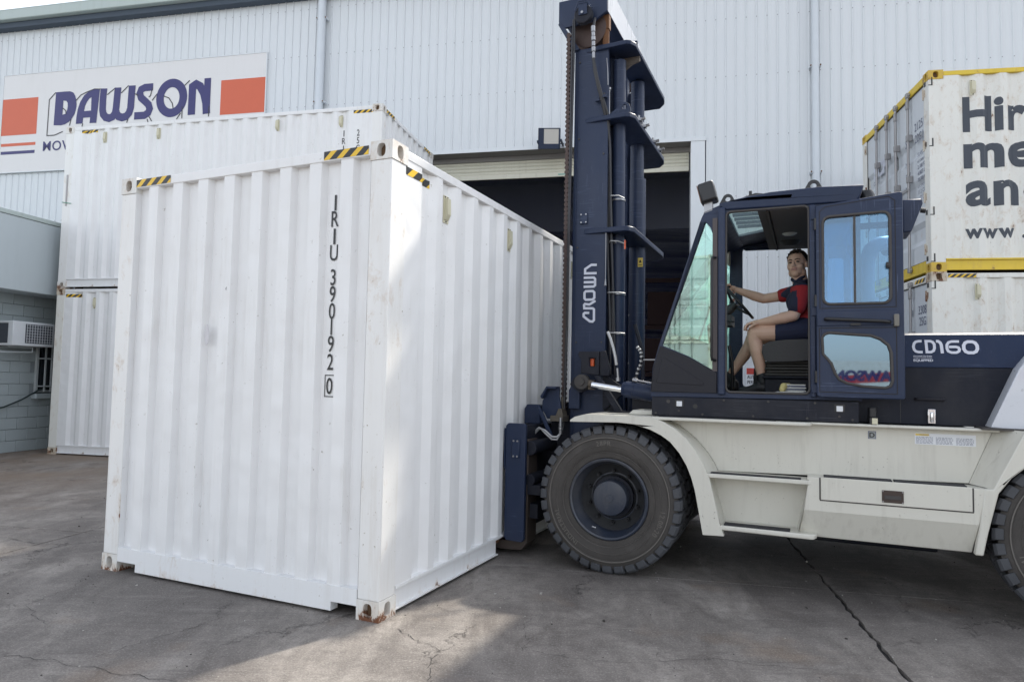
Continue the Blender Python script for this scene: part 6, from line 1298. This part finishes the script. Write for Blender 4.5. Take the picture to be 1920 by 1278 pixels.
def haircut(p):
    q = HM.transposed() @ (p-HC_)
    line = .078 if q.y < -.045 else (.078-(q.y+.045)/.055*.075 if q.y < .01 else -.005-(q.y-.01)*1.0)
    if abs(q.x) > .05 and q.y < -.01: line = max(line, .035 if q.y > -.035 else .06)
    return q.z < line
fuse('hair', b, [M['hair']], pn, .0042, 1, cut=haircut)
# polo shirt
b = MB()
limb(b, [((2.300, 2.61, 1.905), .158), ((2.298, 2.61, 2.0), .156), ((2.300, 2.61, 2.10), .135), ((2.292, 2.61, 2.17), .110)])
limb(b, [((2.250, 2.50, 2.195), .078), ((2.262, 2.435, 2.192), .070), ((2.238, 2.412, 2.105), .072), ((2.228, 2.405, 2.068), .072)])
limb(b, [((2.22, 2.70, 2.205), .078), ((2.175, 2.785, 2.218), .062), ((2.112, 2.795, 2.205), .060)])
limb(b, [((2.24, 2.55, 2.12), .10), ((2.24, 2.68, 2.12), .10)]); limb(b, [((2.25, 2.55, 1.97), .095), ((2.25, 2.67, 1.97), .095)])
limb(b, [((2.262, 2.612, 2.225), .076), ((2.258, 2.612, 2.262), .068)])
def shirtpick(p, n):
    near_arm = p.y < 2.475 and p.z > 2.02
    if near_arm: return 1 if (p.x < 2.232-(p.z-2.10)*.05 and p.z < 2.19) or p.z > 2.232 else 0
    if p.y > 2.74 and p.x < 2.16: return 0
    if p.z > 2.235: return 1
    if p.x < 2.178+(2.2-p.z)*.12 and abs(p.y-2.62) < .16: return 1
    if p.z < 1.93 and p.x < 2.26: return 1
    return 0
def shirtcut(p):
    d = Vector((2.228, 2.405, 2.068))-Vector((2.238, 2.412, 2.105)); d.normalize()
    if p.y < 2.47 and (p-Vector((2.228, 2.405, 2.060))).dot(d) > 0 and p.x < 2.30 and p.z > 1.99 and p.x > 2.15 and p.y < 2.46: return (p-Vector((2.228, 2.405, 2.068))).length < .085
    return False
fuse('polo_shirt', b, [M['shirt_red'], M['shirt_navy']], pn, .0065, 4, pick=shirtpick)
b = MB(); limb(b, [(H(-.046, .0, -.118), .012), (H(-.030, -.04, -.135), .013), (H(0, -.055, -.155), .012), (H(.030, -.035, -.130), .013), (H(.05, .0, -.112), .012)])
limb(b, [((2.205, 2.56, 2.262), .014), ((2.235, 2.545, 2.275), .016), ((2.28, 2.545, 2.285), .016), ((2.31, 2.57, 2.290), .015)])
fuse('collar', b, [M['shirt_navy']], pn, .005, 2)
b = MB(); b.ribbon([(2.168, 2.17), (2.158, 2.09)], .012, 'y', 2.535); b.build('shirt_logo', M['decal'], pn, recalc=False)
b = MB()
limb(b, [((2.32, 2.61, 1.885), .145), ((2.32, 2.61, 1.93), .14)]); limb(b, [((2.28, 2.50, 1.888), .104), ((2.16, 2.48, 1.872), .094), ((2.085, 2.473, 1.866), .088)]); limb(b, [((2.28, 2.72, 1.888), .104), ((2.14, 2.745, 1.872), .094), ((2.06, 2.758, 1.866), .086)])
fuse('shorts', b, [M['shorts']], pn, .0065, 3, cut=lambda p: p.x < 2.066)
for dx, du, dz, a in ((0, 0, 0, 0), (-.285, .338, .005, 0)):
    b = MB(); x, y, z = 1.965+dx, 2.462+du, 1.46+dz
    limb(b, [((x-.004, y, z+.045), .043), ((x+.002, y, z), .046)]); s1 = fuse('sock', b, [M['shoe']], pn, .006, 2)
    b = MB(); limb(b, [((x+.03, y, z-.05), .042), ((x-.03, y, z-.045), .044), ((x-.10, y-.004, z-.066), .034), ((x-.165, y-.008, z-.074), .028)]); limb(b, [((x+.03, y, z-.02), .040), ((x-.02, y, z-.015), .040)])
    b2 = MB(); b2.prism([(x+.072, y-.03), (x+.078, y+.03), (x-.08, y+.045), (x-.19, y+.025), (x-.20, y-.01), (x-.16, y-.045), (x-.08, y-.045)], 'z', z-.107, z-.085)
    so = fuse('shoe', b, [M['shoe']], pn, .006, 3); b2.build('sole', M['black'], so, bevel=.004)
b = MB(); b.box((1.985, 2.772, 2.165), (1.989, 2.776, 2.21)); b.box((1.997, 2.771, 2.168), (2.0, 2.775, 2.206))
# papers and gloves on the cab floor
b = MB(); b.prism([(2.04, 1.382), (2.30, 1.382), (2.27, 1.396), (2.10, 1.392)], 'y', 1.86, 2.02); b.build('folder', M['paper'], fr='K', base=(2.15, 1.95, 1.38), label='flat white folder lying on the sill of the open cab doorway', cat='folder', bevel=.003)
b = MB(); rnd = random.Random(9)
for k in range(7):
    z = 1.372+k*.011; b.box((2.13+rnd.uniform(-.01, .01), 2.06, z), (2.29+rnd.uniform(-.01, .01), 2.24, z+.009), k % 2)
b.build('paper_stack', [M['paper'], M['decal_txt']], fr='K', base=(2.2, 2.15, 1.37), label='untidy stack of papers on the cab floor beside the seat', cat='papers')
b = MB(); limb(b, [((2.13, 2.04, 1.405), .022), ((2.14, 2.07, 1.43), .026), ((2.17, 2.10, 1.435), .020)]); b.build('glove', M['paper_y'], fr='K', base=(2.14, 2.07, 1.40), label='crumpled yellow work glove on the cab floor in front of the papers', cat='glove', smooth=70)

# ------------------------------------------------------------------ what the cab glass mirrors: the yard behind the camera
FR['B'] = (*wpos('K', (-3.1, -16.4, 0)).xy, R(66.00122861+180))
c6 = container('B', 0, 0, 0, 2.896, 'lower container of the stack mirrored in the truck windscreen, across the yard', 'containers across the yard', m_body='white_old', m_cast='cast_old', m_castc='cast_old', door=True, endnotch=False)
c7 = container('B', 0, 0, 2.896, 2.896, 'upper container of the stack mirrored in the truck windscreen, across the yard', 'containers across the yard', m_body='white_old', m_cast='cast_old', m_castc='cast_old', door=True, endnotch=False)
doors(c6, 0, 2.896, 0); doors(c7, 2.896, 2.896, 0)
for c_, z in ((c6, 2.38), (c7, 5.28)):
    yend(c_, '330812', .58, z, .12, .42)
    b = MB(); stripes(b, .17, .60, z+.40, z+.46, lambda x, z: (-.0005, x, z), n=3); b.build('hazard_stripe', [M['stripe_y'], M['black']], c_, recalc=False, orient=(-1, 0, 0))
FR['T'] = (*wpos('K', (19, -62, 0)).xy, R(-23.99877139+180))
tr = thing('trailer', 'long box trailer with a red band, mirrored in the lower cab door glass', 'trailer', 'T', (6, 1.25, 0))
b = MB(); b.box((0, 0, 1.1), (16, 2.5, 3.75)); b.build('box_body', M['white_old'], tr, bevel=.03)
b = MB(); P = [(0, 3.3), (4, 3.35), (8, 3.1), (12, 2.6), (16, 2.2), (16, 1.5), (12, 1.8), (8, 2.1), (4, 2.3), (0, 2.2)]; b.prism(P, 'y', -.01, -.004); b.build('painted_band', plain('trailer_red', (.55, .03, .04), .4), tr)
b = MB(); put_text(b, 'DAWSON', (9.2, -.014, 2.0), (1, 0, 0), (0, 0, 1), .85, bold=.06); b.build('lettering', M['sign_blue'], tr, recalc=False, orient=(0, -1, 0))
for x in (1.2, 2.5, 3.8, 13.0):
    b = MB(); b.cyl((x, -.02, .5), (x, .3, .5), .5, n=24); b.build('wheel', M['rubber'], tr, smooth=40)
b = MB(); b.box((.2, .3, .85), (15.8, 2.2, 1.1)); b.build('trailer_frame', M['navy_lo'], tr)
